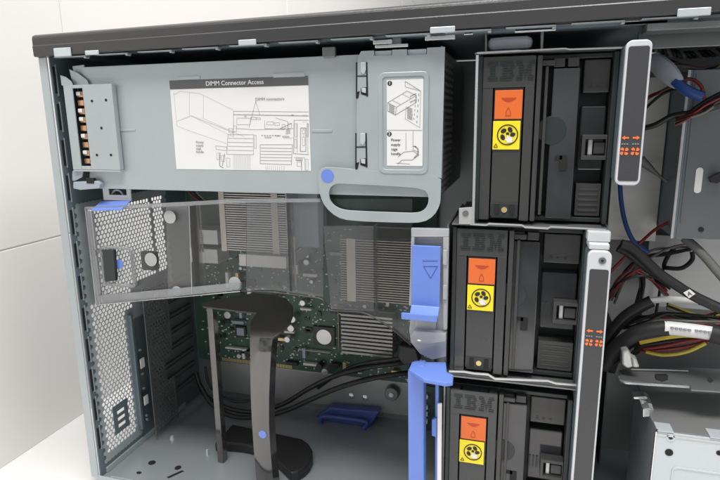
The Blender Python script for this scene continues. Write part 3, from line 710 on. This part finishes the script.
# ================================================================== FAN MODULES
ROWS = {'I': (6, [[(0, 6)]]*2+[[(1.5, 4.5)]]*4+[[(0, 6)]]*2),
        'B': (8, [[(0, 7)], [(0, 7.6)], [(1.5, 4), (5.6, 8)], [(1.5, 7.2)], [(1.5, 7.2)], [(1.5, 4), (5.6, 8)], [(0, 7.6)], [(0, 7)]]),
        'M': (10, [[(0, 3.2), (6.8, 10)], [(0, 3.7), (6.3, 10)], [(1.5, 4.2), (5.8, 8.5)], [(1.5, 4.6), (5.4, 8.5)], [(1.5, 3.5), (3.9, 6.1), (6.5, 8.5)], [(1.5, 3.5), (4.3, 5.7), (6.5, 8.5)], [(0, 3.5), (4.6, 5.4), (6.5, 10)], [(0, 3.5), (4.85, 5.15), (6.5, 10)]])}
def fan_icon(b, cx, cz, r, Y, th):                  # four blades round a hub
    for k in range(4):
        a0 = k*PI/2+.4
        b.prism([(cx+r*q*math.cos(a0+t_), Y, cz+r*q*math.sin(a0+t_)) for q, t_ in ((.15, 0), (.7, -.25), (1, .1), (1, .6), (.75, .85), (.35, .6))], (0, th, 0))
def fan(label, x0, z0, W, H, p0, p1, smooth):
    Yf = .010
    f = thing('fan_module', (x0+W/2, .05, z0), label, 'fan module', 'fan modules in the fan cage')
    U = lambda u: x0+u*W/.1; V = lambda v: z0+v*H/.127
    b = MB(); b.box(U(.0), U(.0035), Yf+.002, .13, V(0), V(.127)); b.box(U(.0965), U(.100), Yf+.004, .13, V(0), V(.127)); b.box(U(.0035), U(.0965), Yf+.012, .13, V(.1235), V(.127)); b.box(U(.0035), U(.0965), Yf+.012, .13, V(0), V(.0035)); b.box(U(.0035), U(.0965), Yf+.030, Yf+.034, V(.0035), V(.1235))
    b.build('housing', 'fan_dark', f, bevel=.0006)
    # handle column at the left, three strips with grooves
    b = MB(); b.box(U(.0036), U(.0115), Yf+.0012, Yf+.012, V(.001), V(.126)); b.box(U(.0125), U(.0340), Yf+.0020, Yf+.012, V(.004), V(.1245)); b.box(U(.0350), U(.0420), Yf+.0008, Yf+.012, V(.001), V(.126))
    b.box(U(.0036), U(.0420), Yf+.0006, Yf+.0018, V(.1034), V(.1262))
    hd = b.build('pull_handle', smooth, f, bevel=.0007)
    b = MB(); b.box(U(.0432), U(.0468), Yf+.001, Yf+.012, V(.001), V(.126)); b.box(U(.0492), U(.0515), Yf+.003, Yf+.014, V(.006), V(.118)); b.box(U(.0428), U(.0560), Yf+.004, Yf+.015, V(.1185), V(.1225))
    b.build('guide_rail', 'fan_black', f, bevel=.0006)
    b = MB(); b.box(U(p0), U(p1), Yf+.006, Yf+.022, V(.003), V(.1165)); pn = b.build('side_panel', 'fan_gloss', f, bevel=.0008)
    b = MB(); b.cyl((U(p0+.001), Yf+.0064, V(.071)), (0, -1, 0), .0105, .0008, 36); b.build('round_boss', 'fan_dark', pn, bevel=.0003)
    b = MB(); b.box(U(p0+.008), U(p0+.0135), Yf+.0054, Yf+.0062, V(.041), V(.052)); b.box(U(p0+.0045), U(p0+.010), Yf+.0054, Yf+.0061, V(.049), V(.052)); b.build('slot', 'void', pn)
    b = MB(); b.box(U(p0), U(p0+.008), Yf+.007, Yf+.018, V(.1175), V(.1240)); b.box(U(p0+.010), U(p1-.001), Yf+.007, Yf+.018, V(.1175), V(.1240)); b.build('top_lug', 'fan_black', f, bevel=.0005)
    # recessed fan body: plate, arch and connector box
    q0 = p1+.003
    b = MB(); b.box(U(q0), U(.0955), Yf+.012, Yf+.030, V(.0985), V(.1225)); b.build('top_block', 'fan_black', f, bevel=.0008)
    b = MB(); b.box(U(q0), U(.0955), Yf+.018, Yf+.030, V(.040), V(.0890)); b.build('middle_block', 'fan_gloss', f, bevel=.0012)
    b = MB(); b.box(U(q0), U(.0955), Yf+.014, Yf+.030, V(.0045), V(.0300)); 
    for k in range(5): b.box(U(q0+.002), U(.0935), Yf+.0132, Yf+.0139, V(.008+.0042*k), V(.0096+.0042*k))
    b.build('lower_block', 'fan_black', f, bevel=.0006)
    b = MB(); b.text('A', U(q0+.004), V(.103), Yf+.0116, .005); b.text('\u2190 \u2192', U(q0+.009), V(.103), Yf+.0116, .004); b.build('embossed_mark', 'fan_dark', f)
    b = MB().ring([(U(.085)+.0155*math.cos(k*PI/16)*1., Yf+.0165, V(.060)+.0*k+.0155*math.sin(k*PI/16)*.85) for k in range(32)], [(U(.085)+.0145*math.cos(k*PI/16), Yf+.0165, V(.060)+.0145*math.sin(k*PI/16)*.85) for k in range(32)], (0, .001, 0)); b.bm.free()
    cx0, cx1 = U(.0785), U(.0962)
    b = MB(); zc0, zc1 = V(.0490), V(.0675)
    b.ring([(cx0, Yf+.006, zc1), (cx1, Yf+.006, zc1), (cx1, Yf+.006, zc0), (cx0, Yf+.006, zc0)], [(cx0+.0025, Yf+.006, zc1-.003), (cx1-.0008, Yf+.006, zc1-.003), (cx1-.0008, Yf+.006, zc0+.003), (cx0+.0025, Yf+.006, zc0+.003)], (0, .010, 0)); cn = b.build('latch_box', 'fan_black', f, bevel=.0005)
    b = MB(); b.box(cx0+.0045, cx0+.0078, Yf+.009, Yf+.0158, zc0+.0032, zc1-.0032); b.build('latch_spring', 'zinc', cn, bevel=.0006)
    b = MB(); b.box(cx0+.0086, cx1-.001, Yf+.009, Yf+.0158, zc0+.004, zc1-.0055); b.build('latch_tongue', smooth, cn, bevel=.0006)
    b = MB()
    for k in range(3): b.box(U(q0+.001+.0028*k), U(q0+.0025+.0028*k), Yf+.0172, Yf+.0179, V(.052), V(.063))
    zz = V(.0575); b.prism([(U(q0+.012), Yf+.0172, zz+.0018), (U(q0+.0155), Yf+.0172, zz), (U(q0+.012), Yf+.0172, zz-.0018)], (0, .0007, 0)); b.build('embossed_mark', 'fan_dark', f)
    # foot clip of the handle
    b = MB(); b.box(U(.0135), U(.0335), Yf+.0012, Yf+.0020, V(.003), V(.0145)); cl = b.build('foot_clip', 'fan_dark', f, bevel=.0003)
    b = MB(); b.box(U(.0160), U(.0195), Yf+.0004, Yf+.0012, V(.006), V(.0135)); b.box(U(.0275), U(.0310), Yf+.0004, Yf+.0012, V(.006), V(.0135)); b.build('clip_gap', 'void', cl)
    b = MB(); b.cyl((U(.0235), Yf+.0012, V(.0095)), (0, -1, 0), .0022, .0008, 16); b.build('screw', 'gold', cl, smooth=True)
    # stickers
    b = MB(); b.box(U(.0130), U(.0345), Yf+.0014, Yf+.0019, V(.0795), V(.1005)); b.bm.free()
    so = MB().box(U(.0132), U(.0336), Yf+.0009, Yf+.0019, V(.0800), V(.1015)).build('orange_sticker', 'orange', f, bevel=.0003)
    b = MB(); cx = U(.0234)
    arc = [(cx-.0055+.011*k/12, Yf+.0006, V(.0957)-.0028*math.sin(PI*k/12)) for k in range(13)]
    b.prism(arc, (0, .0002, 0))
    b.stroke([(cx-.0018, V(.0825)), (cx-.0014, V(.086)), (cx, V(.0885)), (cx+.0014, V(.086)), (cx+.0018, V(.0825)), (cx-.0018, V(.0825))], .0004, Yf+.0006, .0002)
    b.build('printed_mark', 'orange_ink', so)
    MB().box(U(.0125), U(.0340), Yf+.0011, Yf+.0016, V(.1016), V(.1026)).build('sticker_edge', 'void', f)
    dj = random.uniform(-.0004, .0004)
    ys = MB().box(U(.0126)+dj, U(.0330)+dj, Yf+.0009, Yf+.0019, V(.0568), V(.0785)).build('yellow_sticker', 'yellow', f, bevel=.0002)
    b = MB(); cx, cz, r = U(.0236), V(.0680), .0078
    b.ring([(cx+r*math.cos(k*PI/18), Yf+.0006, cz+r*math.sin(k*PI/18)) for k in range(36)], [(cx+(r-.0008)*math.cos(k*PI/18), Yf+.0006, cz+(r-.0008)*math.sin(k*PI/18)) for k in range(36)], (0, .0002, 0))
    for (dx, dz, rx, rz, an) in ((-.003, .003, .0026, .0019, .5), (.0018, .0038, .0026, .0019, 2.2), (-.0035, -.0018, .0026, .0019, 2.0), (.0038, .0002, .0024, .0018, .3), (0, .0008, .0014, .0014, 0)):
        b.prism([(cx+dx+rx*.86*math.cos(t_)*math.cos(an)-rz*.86*math.sin(t_)*math.sin(an), Yf+.0006, cz+dz+rx*.86*math.cos(t_)*math.sin(an)+rz*.86*math.sin(t_)*math.cos(an)) for t_ in [k*PI/8 for k in range(16)]], (0, .0002, 0))
    b.stroke([(U(.0135), V(.0585)), (U(.0165), V(.0585)), (U(.0150), V(.0612)), (U(.0135), V(.0585))], .0004, Yf+.0006, .0002)
    b.build('fan_symbol', 'ink', ys)
    b = MB(); hp = [(-.001, -.0058), (.0034, -.0058), (.0038, -.003), (.0036, -.0012), (.0028, -.0006), (.0024, -.002), (.0018, -.0002), (.0010, -.0002), (.0008, -.0018), (0, .0004), (-.0010, .0010), (-.0012, -.002), (-.0022, -.0024), (-.0028, -.0030), (-.0016, -.0042)]
    b.prism([(cx+dx*.85+.0006, Yf+.0004, cz+dz*.85-.0008) for dx, dz in hp], (0, .0002, 0)); b.build('hand_symbol', 'label_white', ys)
    # striped maker's mark embossed above the stickers
    b = MB(); k_ = .00125; xx = U(.0068); hh = .0142; top = V(.1222)
    for ch in 'IBM':
        wch, rows = ROWS[ch]
        for r_, segs in enumerate(rows):
            zt = top-hh*r_/8; ze = Yf+.0002
            for a_, c_ in segs: b.box(xx+a_*k_, xx+c_*k_, ze, Yf+.0010, zt-hh/8*.62, zt)
        xx += (wch+1.4)*k_
    b.build('embossed_logo', 'fan_dark', f)
    return f
fan('uppermost black fan module, under the grey latch, beside the upper white indicator bar', .3888, .2945, .0980, .1250, .0550, .0740, 'fan_black')
fan('middle black fan module, right of the blue latch tab on clear plastic', .3722, .1640, .1030, .1245, .0465, .0660, 'fan_black_smooth')
fan('lowest black fan module, right of the tall blue bracket', .3697, .0230, .1030, .1250, .0465, .0655, 'fan_black_smooth')
# sheet-metal fan cage
fc = thing('fan_cage', (.43, .05, 0), 'thin bright-edged steel shelves and posts holding the column of three fans', 'fan cage')
b = MB(); b.poly([(476, 55), (478.6, 55), (474.3, 224), (471.8, 224)], .006, .0016); b.build('front_post', 'bright_edge', fc)
for (pts, z_) in (([(477, 52), (518, 49.8), (522, 50), (565, 47.6), (570, 48.6), (622, 47), (622, 48.3), (570, 50), (565, 49), (522, 51.4), (518, 51.6), (477, 54)], .42),
                  ([(470, 223.5), (486, 224.6), (489, 223), (522, 224.6), (525, 226.5), (548, 227.6), (551, 226.2), (606, 229), (606, 230.2), (551, 227.6), (548, 229.4), (525, 228.2), (522, 226), (489, 224.6), (486, 226), (470, 225)], .292),
                  ([(449, 370.8), (464, 371.3), (474, 373), (488, 374), (495, 378.3), (548, 380.5), (556, 383), (579, 385), (579, 386.4), (556, 384.6), (548, 382), (495, 380), (488, 375.8), (474, 374.6), (464, 372.9), (449, 372.4)], .162)):
    b = MB().poly(pts, .006, .0014); b.build('shelf_edge', 'zinc', fc)
b = MB(); b.bm.free()
for q in ((.386, .488, .0076, .13, .4205, .4218), (.372, .488, .0076, .13, .2910, .2924), (.3697, .476, .0076, .13, .1600, .1614), (.3697, .476, .0076, .13, .0120, .0134)): MB().box(*q).build('shelf', 'zinc_dark', fc)
for q in ((.4775, .4790, .012, .13, .0, .2900), (.4878, .4890, .012, .13, .2930, .4200), (.3675, .3690, .012, .13, 0, .2900)): MB().box(*q).build('side_wall', 'zinc_dark', fc)
b = MB().poly([(459, 208), (473, 207), (472, 224), (459, 224)], .0065, .0012); b.build('tab_plate', 'zinc', fc, bevel=.0003)
b = MB(); p = at(465.5, 213.5, .0064); b.cyl(p, (0, -1, 0), .0024, .0006, 20); b.build('rivet', 'zinc_dark', fc)
# latch above the uppermost fan
gl = thing('cage_latch', (.41, .02, .425), 'rounded pale grey latch at the top of the fan column under the dark cover', 'latch')
b = MB().poly([(487, 41), (491, 37.5), (505, 36), (527, 35), (532, 36.5), (533, 40), (531.5, 48), (489, 50.5), (487.5, 46)], .012, .012); b.build('grip', 'plastic_grey', gl, bevel=.003)
b = MB().poly([(485, 33), (487, 33), (487, 52), (485, 52)], .010, .02); b.poly([(541, 30), (544, 30), (543, 50), (540.5, 50)], .010, .02); b.build('bracket', 'zinc_dark', gl, bevel=.0004)

# ================================================================== INDICATOR BARS
def bar(label, x0, x1, z0, z1, ix0, ix1, iz0, iz1, ax, az, screw):
    Yb = -.010
    o = thing('indicator_bar', ((x0+x1)/2, .005, z0), label, 'indicator bar', 'white indicator bars beside the fans')
    MB().prism(rrect(x0+.0003, x1-.0003, z0+.0003, z1-.0003, .0040, Yb+.0052), (0, .030, 0)).build('body', 'steel_dark', o)
    b = MB().prism(rrect(x0, x1, z0, z1, .0042, Yb), (0, .0050, 0)); fr = b.build('frame', 'plastic_white', o, bevel=.0008)
    b = MB().prism(rrect(ix0, ix1, iz0, iz1, .0016, Yb-.0004), (0, .0008, 0)); il = b.build('dark_face', 'inlay', o, bevel=.0002)
    b = MB(); th = .0002; Yk = Yb-.0007; cx = (ix0+ix1)/2
    for sgn in (-1, 1):
        c = ax+sgn*.0034
        tip = c+sgn*.0023; tail = c-sgn*.0022; mid = c+sgn*.0003
        b.prism([(tip, Yk, az), (mid, Yk, az+.0015), (mid, Yk, az+.0006), (tail, Yk, az+.0006), (tail, Yk, az-.0006), (mid, Yk, az-.0006), (mid, Yk, az-.0015)], (0, th, 0))
        fan_icon(b, c, az-.0092, .0031, Yk, th)
    b.build('indicator_symbol', 'led_orange', il)
    b = MB()
    for sgn in (-1, 1):
        c = ax+sgn*.0034
        for k in range(3): b.box(c-.0022+.0016*k, c-.0012+.0016*k, Yk, Yk+th, az-.0046, az-.0038)
    b.build('small_mark', 'ink_grey', il)
    if screw:
        b = MB().cyl((x0+.0098, Yb, z1-.0068), (0, -1, 0), .0026, .0007, 24); s_ = b.build('screw', 'zinc_dark', o, bevel=.0003)
        MB().cyl((x0+.0098, Yb-.0007, z1-.0068), (0, -1, 0), .0010, .0003, 6).build('screw_socket', 'void', s_)
        b = MB(); b.box(x0+.0008, x1-.0015, Yb+.004, Yb+.034, z1+.0002, z1+.0045); b.box(x0, x1-.0005, Yb+.010, Yb+.044, z1+.0047, z1+.0125); b.build('hinge_block', 'plastic_white', o, bevel=.0008)
    return o
bar('upper white framed indicator bar with dark face and orange fan symbols, beside the uppermost fan', .4868, .5027, .3270, .4236, .4882, .5012, .3300, .4196, .4943, .3597, False)
bar('lower and longer white framed indicator bar with screw, beside the middle and lowest fans', .4728, .4890, .0200, .2790, .4746, .4876, .0400, .2655, .4813, .2146+.0035, True)

# ================================================================== RIGHT HAND SIDE: DRIVE BAYS
oc = thing('drive_bay', (.65, .1, .277), 'grey steel drive bay panel with oval slot at the right edge', 'drive bay')
b = MB(); b.box(.5455, .74, .060, .0615, .2772, .4080); b.build('front_plate', 'bay_steel', oc, bevel=.0005)
b = MB(); b.box(.5440, .5454, .060, .135, .2772, .4080); b.build('side_plate', 'steel_dark', oc)
MB().box(.5475, .5485, .0592, .0599, .290, .405).build('crease', 'bay_steel', oc)
b = MB(); b.box(.5415, .5436, .0585, .0600, .2772, .4080); b.build('edge', 'zinc', oc, bevel=.0003)
a = at(698.5, 181, .0595); b = MB().prism(rrect(a.x-.0025, a.x+.0025, a.z-.0095, a.z+.0105, .0024, .0594), (0, .0005, 0)); b.build('oval_slot', 'label_white', oc)
p = at(701, 229.5, .0598); b = MB().cyl(p, (0, -1, 0), .0020, .0006, 16); b.build('hole', 'void', oc)
b = MB().poly([(710, 178), (716, 175), (722, 172), (724, 180), (717, 184), (712, 183)], .052, .006); b.build('clip', 'rubber', oc, bevel=.0006)
MB().box(.5455, .74, .0620, .14, .2772, .2785).build('bottom_plate', 'steel_dark', oc)

dc = thing('drive_cage', (.65, .06, 0), 'pale steel drive cage with screw holes at the lower right corner', 'drive cage')
b = MB(); b.box(.5372, .74, .020, .0215, .0, .1268); fp = b.build('front_plate', 'steel_light', dc, bevel=.0006)
b = MB(); b.box(.5372, .74, .0216, .110, .1258, .1272); b.build('top_plate', 'back_steel', dc, bevel=.0004)
for x in (.5375, .575, .640): MB().box(x, x+.012, .0190, .0330, .1273, .1281).build('folded_tab', 'steel_light', dc, bevel=.0003)
MB().box(.5364, .5371, .019, .0225, .0, .1268).build('folded_edge', 'bright_edge', dc)
MB().box(.5372, .74, .0192, .0199, .1236, .1250).build('folded_edge', 'zinc', dc)
b = MB(); b.box(.5372, .5386, .0216, .110, 0, .1257); b.build('side_plate', 'steel', dc)
b = MB()
for (x, y, r) in ((669, 452.5, .0030), (670.5, 437.5, .0014), (657, 430.5, .0011), (719, 453, .002)): MB().cyl(at(x, y, .0199), (0, -1, 0), r, .0004, 20).build('hole', 'void', fp)
b = MB(); p = at(670.5, 437.5, .0199); b.ring([(p.x+.0034*math.cos(k*PI/12), .0192, p.z+.0034*math.sin(k*PI/12)) for k in range(24)], [(p.x+.0020*math.cos(k*PI/12), .0192, p.z+.0020*math.sin(k*PI/12)) for k in range(24)], (0, .0007, 0))
a = at(672, 466, .0199); b.ring(rrect(a.x, .72, .005, a.z, .004, .0192), rrect(a.x+.0016, .7184, .0066, a.z-.0016, .003, .0192), (0, .0009, 0)); b.build('embossing', 'steel_light', fp, bevel=.0003)
b = MB().poly([(633, 397), (646, 396.5), (648, 398.5), (646, 400), (634, 399.5)], .06, .01); b.poly([(643, 409), (650, 408), (650, 417), (643, 417.5)], .045, .012); b.poly([(640, 402), (652, 404), (655, 413), (650, 410)], .055, .02); b.build('latch', 'bright_edge', dc, bevel=.0006)
# mounting plate above the drive cage
mp = thing('mounting_bracket', (.56, .05, .15), 'flat dark steel bracket with bright front edge above the drive cage', 'bracket')
b = MB().prism([at(620, 381, Z=.1555), at(690, 386.5, Z=.1555), at(691, 391, Z=.1555), at(740, 394, Z=.1555), at(740, 371, Z=.1555), at(690, 369, Z=.1555), at(632, 368.5, Z=.1555), at(619, 372, Z=.1555)], (0, 0, .0012)); b.build('plate', 'zinc_dark', mp)
b = MB().tube([at(x, y, Z=.1555) for x, y in ((619, 377), (622, 381.5), (632, 383.5), (660, 385.2), (689, 387))], .0010, 8); b.tube([at(x, y, Z=.158) for x, y in ((631, 369.5), (660, 370), (688, 371))], .0008, 8); b.build('rolled_edge', 'bright_edge', mp, smooth=True)
b = MB(); b.poly([(656, 376), (668, 376), (668, 380), (662, 382), (656, 380)], .03, .004); b.build('hole', 'void', mp); b = MB(); p = at(710, 380, .03); b.cyl(p, (0, -1, 0), .002, .0006); b.build('hole', 'void', mp)
b = MB().poly([(622, 352), (628, 350), (632, 356), (634, 367), (628, 369), (622, 365)], .050, .012); b.poly([(632, 357), (637, 360), (640, 368), (633, 368)], .048, .01); b.build('screw_clip', 'zinc', mp, bevel=.0015)

# ================================================================== CABLES
def cable(label, pts, r, material, name='cable', flat=1.0, cat='cable', group='cables inside the case', n=10):
    o = MB().tube(pts, r, n, flat, 8).build(name, material, smooth=True); return tag(o, label, cat, group)
cable('upper thick black cable sweeping from the black strap to below the small silver heat sink', [at(x, y, Y) for x, y, Y in ((196, 372, .16), (203, 392, .155), (218, 404, .15), (240, 411, .15), (262, 411, .15), (285, 403, .15), (310, 388, .15), (335, 376, .15), (365, 368, .15), (392, 364, .152), (412, 361, .16))], .0030, 'rubber')
cable('lower thick black cable sweeping from the black strap to the blue bracket', [at(x, y, Y) for x, y, Y in ((200, 385, .152), (212, 404, .145), (232, 416, .142), (258, 417, .14), (285, 411, .14), (312, 399, .14), (338, 388, .142), (365, 380, .145), (392, 375, .15), (416, 372, .16))], .0030, 'rubber')
cable('short black cable under the small silver heat sink, bending into the dark plug', [at(x, y, Y) for x, y, Y in ((318, 388, .165), (335, 376, .16), (355, 366, .155), (378, 361, .15), (400, 358, .15), (414, 352, .15))], .0022, 'rubber')
o = MB().poly([(399, 345), (416, 348), (420, 362), (404, 366), (397, 358)], .142, .014).build('cable_plug', 'rubber', bevel=.002); tag(o, 'black cable plug beside the top of the blue bracket', 'plug')
cable('curved black cable looping near the black strap left leg', [at(x, y, Y) for x, y, Y in ((205, 366, .165), (209, 384, .16), (220, 396, .155), (238, 402, .155), (252, 400, .16))], .0016, 'rubber')
# right bay
def P3(l): return [at(x, y, Y) for x, y, Y in l]
def braid(label, l, r, mats):
    pts = P3(l); 
    o = thing('braided_cable', tuple(pts[0]), label, 'cable', 'cables inside the case')
    for s_, mt in ((0, mats[0]), (PI*2/3, mats[1]), (PI*4/3, mats[0])):
        q = []
        N = 40
        for i in range(N+1):
            t_ = i/N*(len(pts)-1); k = min(int(t_), len(pts)-2); p = pts[k].lerp(pts[k+1], t_-k)
            a_ = i/N*PI*9+s_; q.append(p+Vector((0, math.cos(a_), math.sin(a_)))*r)
        MB().tube(q, r*.75, 8, 1, 2).build('strand', mt, o, smooth=True)
braid('twisted dark cable along the top right under the cover', [(652, 47, .10), (668, 52, .10), (684, 55, .10), (700, 54, .10), (722, 52, .10)], .0020, ('rubber', 'grey_wire'))
o = MB().tube(P3([(651, 59, .06), (660, 66, .056), (670, 75, .052), (679, 84, .049)]), lambda t_: .006+.004*math.sin(PI*t_), 14, .45, 8).build('cable_boot', 'plastic_grey', smooth=True); tag(o, 'grey flat cable boot hanging beside the top of the upper indicator bar', 'cable', 'cables inside the case')
cable('bright blue flat plug on the cables right of the upper indicator bar', P3([(675, 80, .048), (682, 87, .046), (692, 93, .044), (703, 97, .042)]), .0042, 'blue_wire', 'ribbon_plug', .6)
cable('thin dark red wire arching right of the upper indicator bar', P3([(636, 112, .10), (648, 98, .09), (660, 92, .09), (676, 84, .056), (690, 79, .052), (701, 86, .050), (704, 99, .050)]), .0014, 'red_wire')
cable('thin black wire arching below the dark red wire by the upper indicator bar', P3([(636, 118, .10), (650, 104, .09), (664, 93, .07), (680, 88, .056)]), .0012, 'rubber')
cable('black cable running from the upper indicator bar into the drive bay corner', P3([(640, 129, .07), (655, 125, .065), (672, 116, .06), (690, 113, .055), (705, 110, .05), (724, 104, .045)]), .0022, 'rubber')
cable('second black cable entering the drive bay corner at the right edge', P3([(684, 117, .06), (696, 108, .052), (708, 100, .05), (724, 92, .045)]), .0018, 'rubber')
cable('red wire lying over the black cables at the top right edge', P3([(680, 118, .057), (694, 113, .050), (706, 105, .046), (724, 96, .042)]), .0010, 'red_wire')
o = MB().tube(P3([(640, 160, .10), (650, 168, .10), (662, 178, .10), (672, 184, .10), (688, 194, .10), (704, 210, .11)]), lambda t_: .0055-.004*min(1, t_*3), 12, .8, 8).build('cable', 'tan_wire', smooth=True); tag(o, 'olive grey cable with tapered boot below the upper indicator bar', 'cable', 'cables inside the case')
cable('dark blue wire hanging below the upper indicator bar', P3([(620, 184, .10), (621, 200, .10), (624, 218, .10), (629, 233, .10), (636, 244, .10), (648, 252, .10)]), .0020, 'blue_wire')
cable('thin dark red wire rising to the drive bay panel', P3([(606, 276, .10), (620, 262, .10), (640, 243, .10), (656, 229, .09), (672, 221, .08), (686, 216, .075)]), .0014, 'red_wire')
sc = thing('sleeved_cable', tuple(at(640, 250, .07)), 'thick black sleeved cable with square white tag crossing below the drive bay panel', 'cable', 'cables inside the case')
MB().tube(P3([(621, 244, .06), (632, 248, .06), (645, 260, .06), (660, 274, .06), (676, 285, .058), (692, 295, .056), (708, 303, .054), (730, 313, .05)]), .0042, 12, 1, 8).build('sleeve', 'sleeve', sc, smooth=True)
MB().tube(P3([(618, 248, .066), (628, 253, .066), (642, 264, .066), (660, 277, .064)]), .0034, 10, 1, 8).build('sleeve', 'sleeve', sc, smooth=True)
b = MB(); tg = [at(x, y, .0500) for x, y in ((683.5, 293), (690, 289.5), (695.5, 294), (689, 298.5))]; b.prism(tg, (0, .0012, 0)); tgo = b.build('tag', 'label_white', sc, bevel=.0002)
c_ = at(689.5, 294, .0498); MB().text('A', c_.x, c_.z, .0497, .0050, 'CENTER', rot=-.45).build('lettering', 'ink', tgo)
cable('grey cable slanting down from the drive bay panel corner', P3([(684, 238, .075), (694, 246, .07), (706, 258, .065), (718, 272, .06), (732, 288, .055)]), .0036, 'grey_wire')
cable('thin blue wire beside the slanting grey cable', P3([(690, 238, .073), (702, 250, .066), (714, 264, .062), (730, 282, .055)]), .0010, 'blue_wire')
cable('black corrugated cable tie loop on the pale panel', P3([(676, 246, .135), (668, 256, .135), (664, 266, .135), (668, 268, .13), (682, 268, .13), (692, 260, .13), (692, 252, .13)]), .0020, 'sleeve')
cable('thin black wire hanging from the cable tie loop', P3([(664, 266, .135), (661, 280, .135), (659, 296, .135), (655, 318, .135)]), .0013, 'sleeve')
wc = thing('sleeved_cable', tuple(at(630, 310, .07)), 'thick black cable with white upper sleeve, rising from behind the lower indicator bar', 'cable', 'cables inside the case')
MB().tube(P3([(602, 352, .085), (610, 335, .08), (624, 318, .076), (640, 307, .074), (652, 301, .073)]), .0052, 12, 1, 8).build('sleeve', 'rubber', wc, smooth=True)
MB().tube(P3([(650, 300.5, .073), (672, 299.5, .072), (698, 302, .072)]), .0036, 12, .7, 8).build('white_sleeve', 'label_white', wc, smooth=True)
MB().tube(P3([(697, 302, .072), (712, 304, .07), (730, 307, .07)]), .0030, 12, .7, 8).build('sleeve', 'rubber', wc, smooth=True)
lc = thing('sleeved_cable', tuple(at(630, 340, .07)), 'thick black cable with white printed label wrap, above the steel bracket', 'cable', 'cables inside the case')
MB().tube(P3([(604, 366, .08), (614, 350, .07), (632, 336, .062), (650, 330, .058), (668, 328, .056)]), .0064, 12, 1, 8).build('sleeve', 'sleeve', lc, smooth=True)
w_ = MB().tube(P3([(664, 327.5, .0555), (688, 330, .054), (713, 333.5, .052)]), .0056, 16, 1, 8).build('label_wrap', 'label_white', lc, smooth=True)
MB().tube(P3([(711, 333, .052), (722, 336, .05), (736, 341, .05)]), .0075, 12, 1, 8).build('sleeve', 'sleeve', lc, smooth=True)
b = MB()
for k in range(9): p = at(671+4.3*k+(3 if k > 4 else 0), 328.2+.55*k, .0480-.0003*k); b.box(p.x, p.x+.0022, p.y-.0004, p.y+.002, p.z-.0008, p.z+.0006)
b.build('small_print', 'ink_grey', w_)
for i, (mt, nm, l) in enumerate((('yellow_wire', 'upper yellow wire under the white label wrap', [(640, 343, .075), (660, 339, .07), (682, 336, .066), (704, 337, .062)]),
        ('red_wire', 'upper dark red wire under the white label wrap', [(644, 349, .074), (664, 346, .069), (688, 341, .065), (712, 338, .06)]),
        ('red_wire', 'lower dark red wire above the yellow wire', [(640, 352, .075), (664, 350, .07), (690, 346, .065), (714, 340, .06)]),
        ('yellow_wire', 'lowest yellow wire sagging above the steel bracket', [(646, 352, .072), (664, 355, .068), (686, 352, .064), (706, 343, .06)]),
        ('rubber', 'black wire between the yellow and red wires', [(640, 346, .076), (664, 342, .07), (690, 339, .066), (712, 336, .06)]))):
    cable(nm, P3(l), .0016, mt, 'wire')

def bundle(label, guide, n, spread, r, mats):
    g = P3(guide); o = thing('wire_bundle', tuple(g[0]), label, 'wires', 'cables inside the case')
    for k in range(n):
        ph = random.uniform(0, 6.28); q = []
        for i, p in enumerate(g):
            a_ = ph+.9*i; q.append(p+Vector((.5*math.cos(a_), .8*math.sin(a_), math.sin(a_+.6)))*spread*random.uniform(.5, 1.1))
        MB().tube(q, r*random.uniform(.85, 1.15), 8, 1, 6).build('wire', mats[k % len(mats)], o, smooth=True)
bundle('bundle of thin red and black wires entering the drive bay at the right edge', [(676, 122, .057), (690, 115, .052), (704, 109, .048), (716, 103, .045), (730, 98, .042)], 7, .0028, .0009, ('red_wire', 'rubber', 'rubber', 'tan_wire'))
bundle('loose black and dark red wires behind the top of the lower indicator bar', [(606, 300, .10), (616, 285, .095), (628, 276, .09), (640, 272, .09), (654, 278, .09), (668, 292, .09)], 6, .004, .0011, ('rubber', 'red_wire', 'rubber', 'grey_wire'))
bundle('tangle of black wires between the two thick sleeved cables', [(606, 340, .095), (616, 326, .09), (630, 322, .085), (646, 320, .082), (664, 316, .08), (690, 318, .078), (724, 322, .075)], 7, .004, .0014, ('rubber', 'sleeve', 'rubber', 'grey_wire', 'red_wire'))
bundle('black wires dropping behind the steel bracket by the lower indicator bar', [(612, 372, .10), (618, 360, .095), (628, 352, .09), (640, 346, .085), (656, 344, .08)], 6, .004, .0016, ('rubber', 'sleeve'))
bundle('dark twisted wires hanging under the cover at the top right corner', [(664, 62, .075), (682, 66, .07), (698, 72, .068), (712, 70, .066), (730, 64, .064)], 5, .003, .0010, ('rubber', 'grey_wire', 'red_wire', 'yellow_wire', 'rubber'))

bundle('crossing thin black and grey wires under the upper indicator bar end', [(614, 300, .115), (622, 280, .11), (634, 266, .11), (650, 256, .11), (668, 250, .12), (690, 246, .13)], 6, .004, .0010, ('rubber', 'grey_wire', 'rubber', 'red_wire', 'tan_wire'))
bundle('dark wires hanging vertically left of the pale panel', [(640, 262, .13), (642, 284, .125), (638, 306, .12), (640, 330, .115), (636, 352, .11)], 6, .004, .0013, ('rubber', 'rubber', 'sleeve', 'grey_wire'))
bundle('mixed thin wires running over the pale panel to the right edge', [(668, 306, .10), (684, 312, .095), (700, 314, .09), (716, 312, .085), (734, 306, .08)], 6, .003, .0010, ('rubber', 'yellow_wire', 'red_wire', 'rubber', 'tan_wire', 'rubber'))
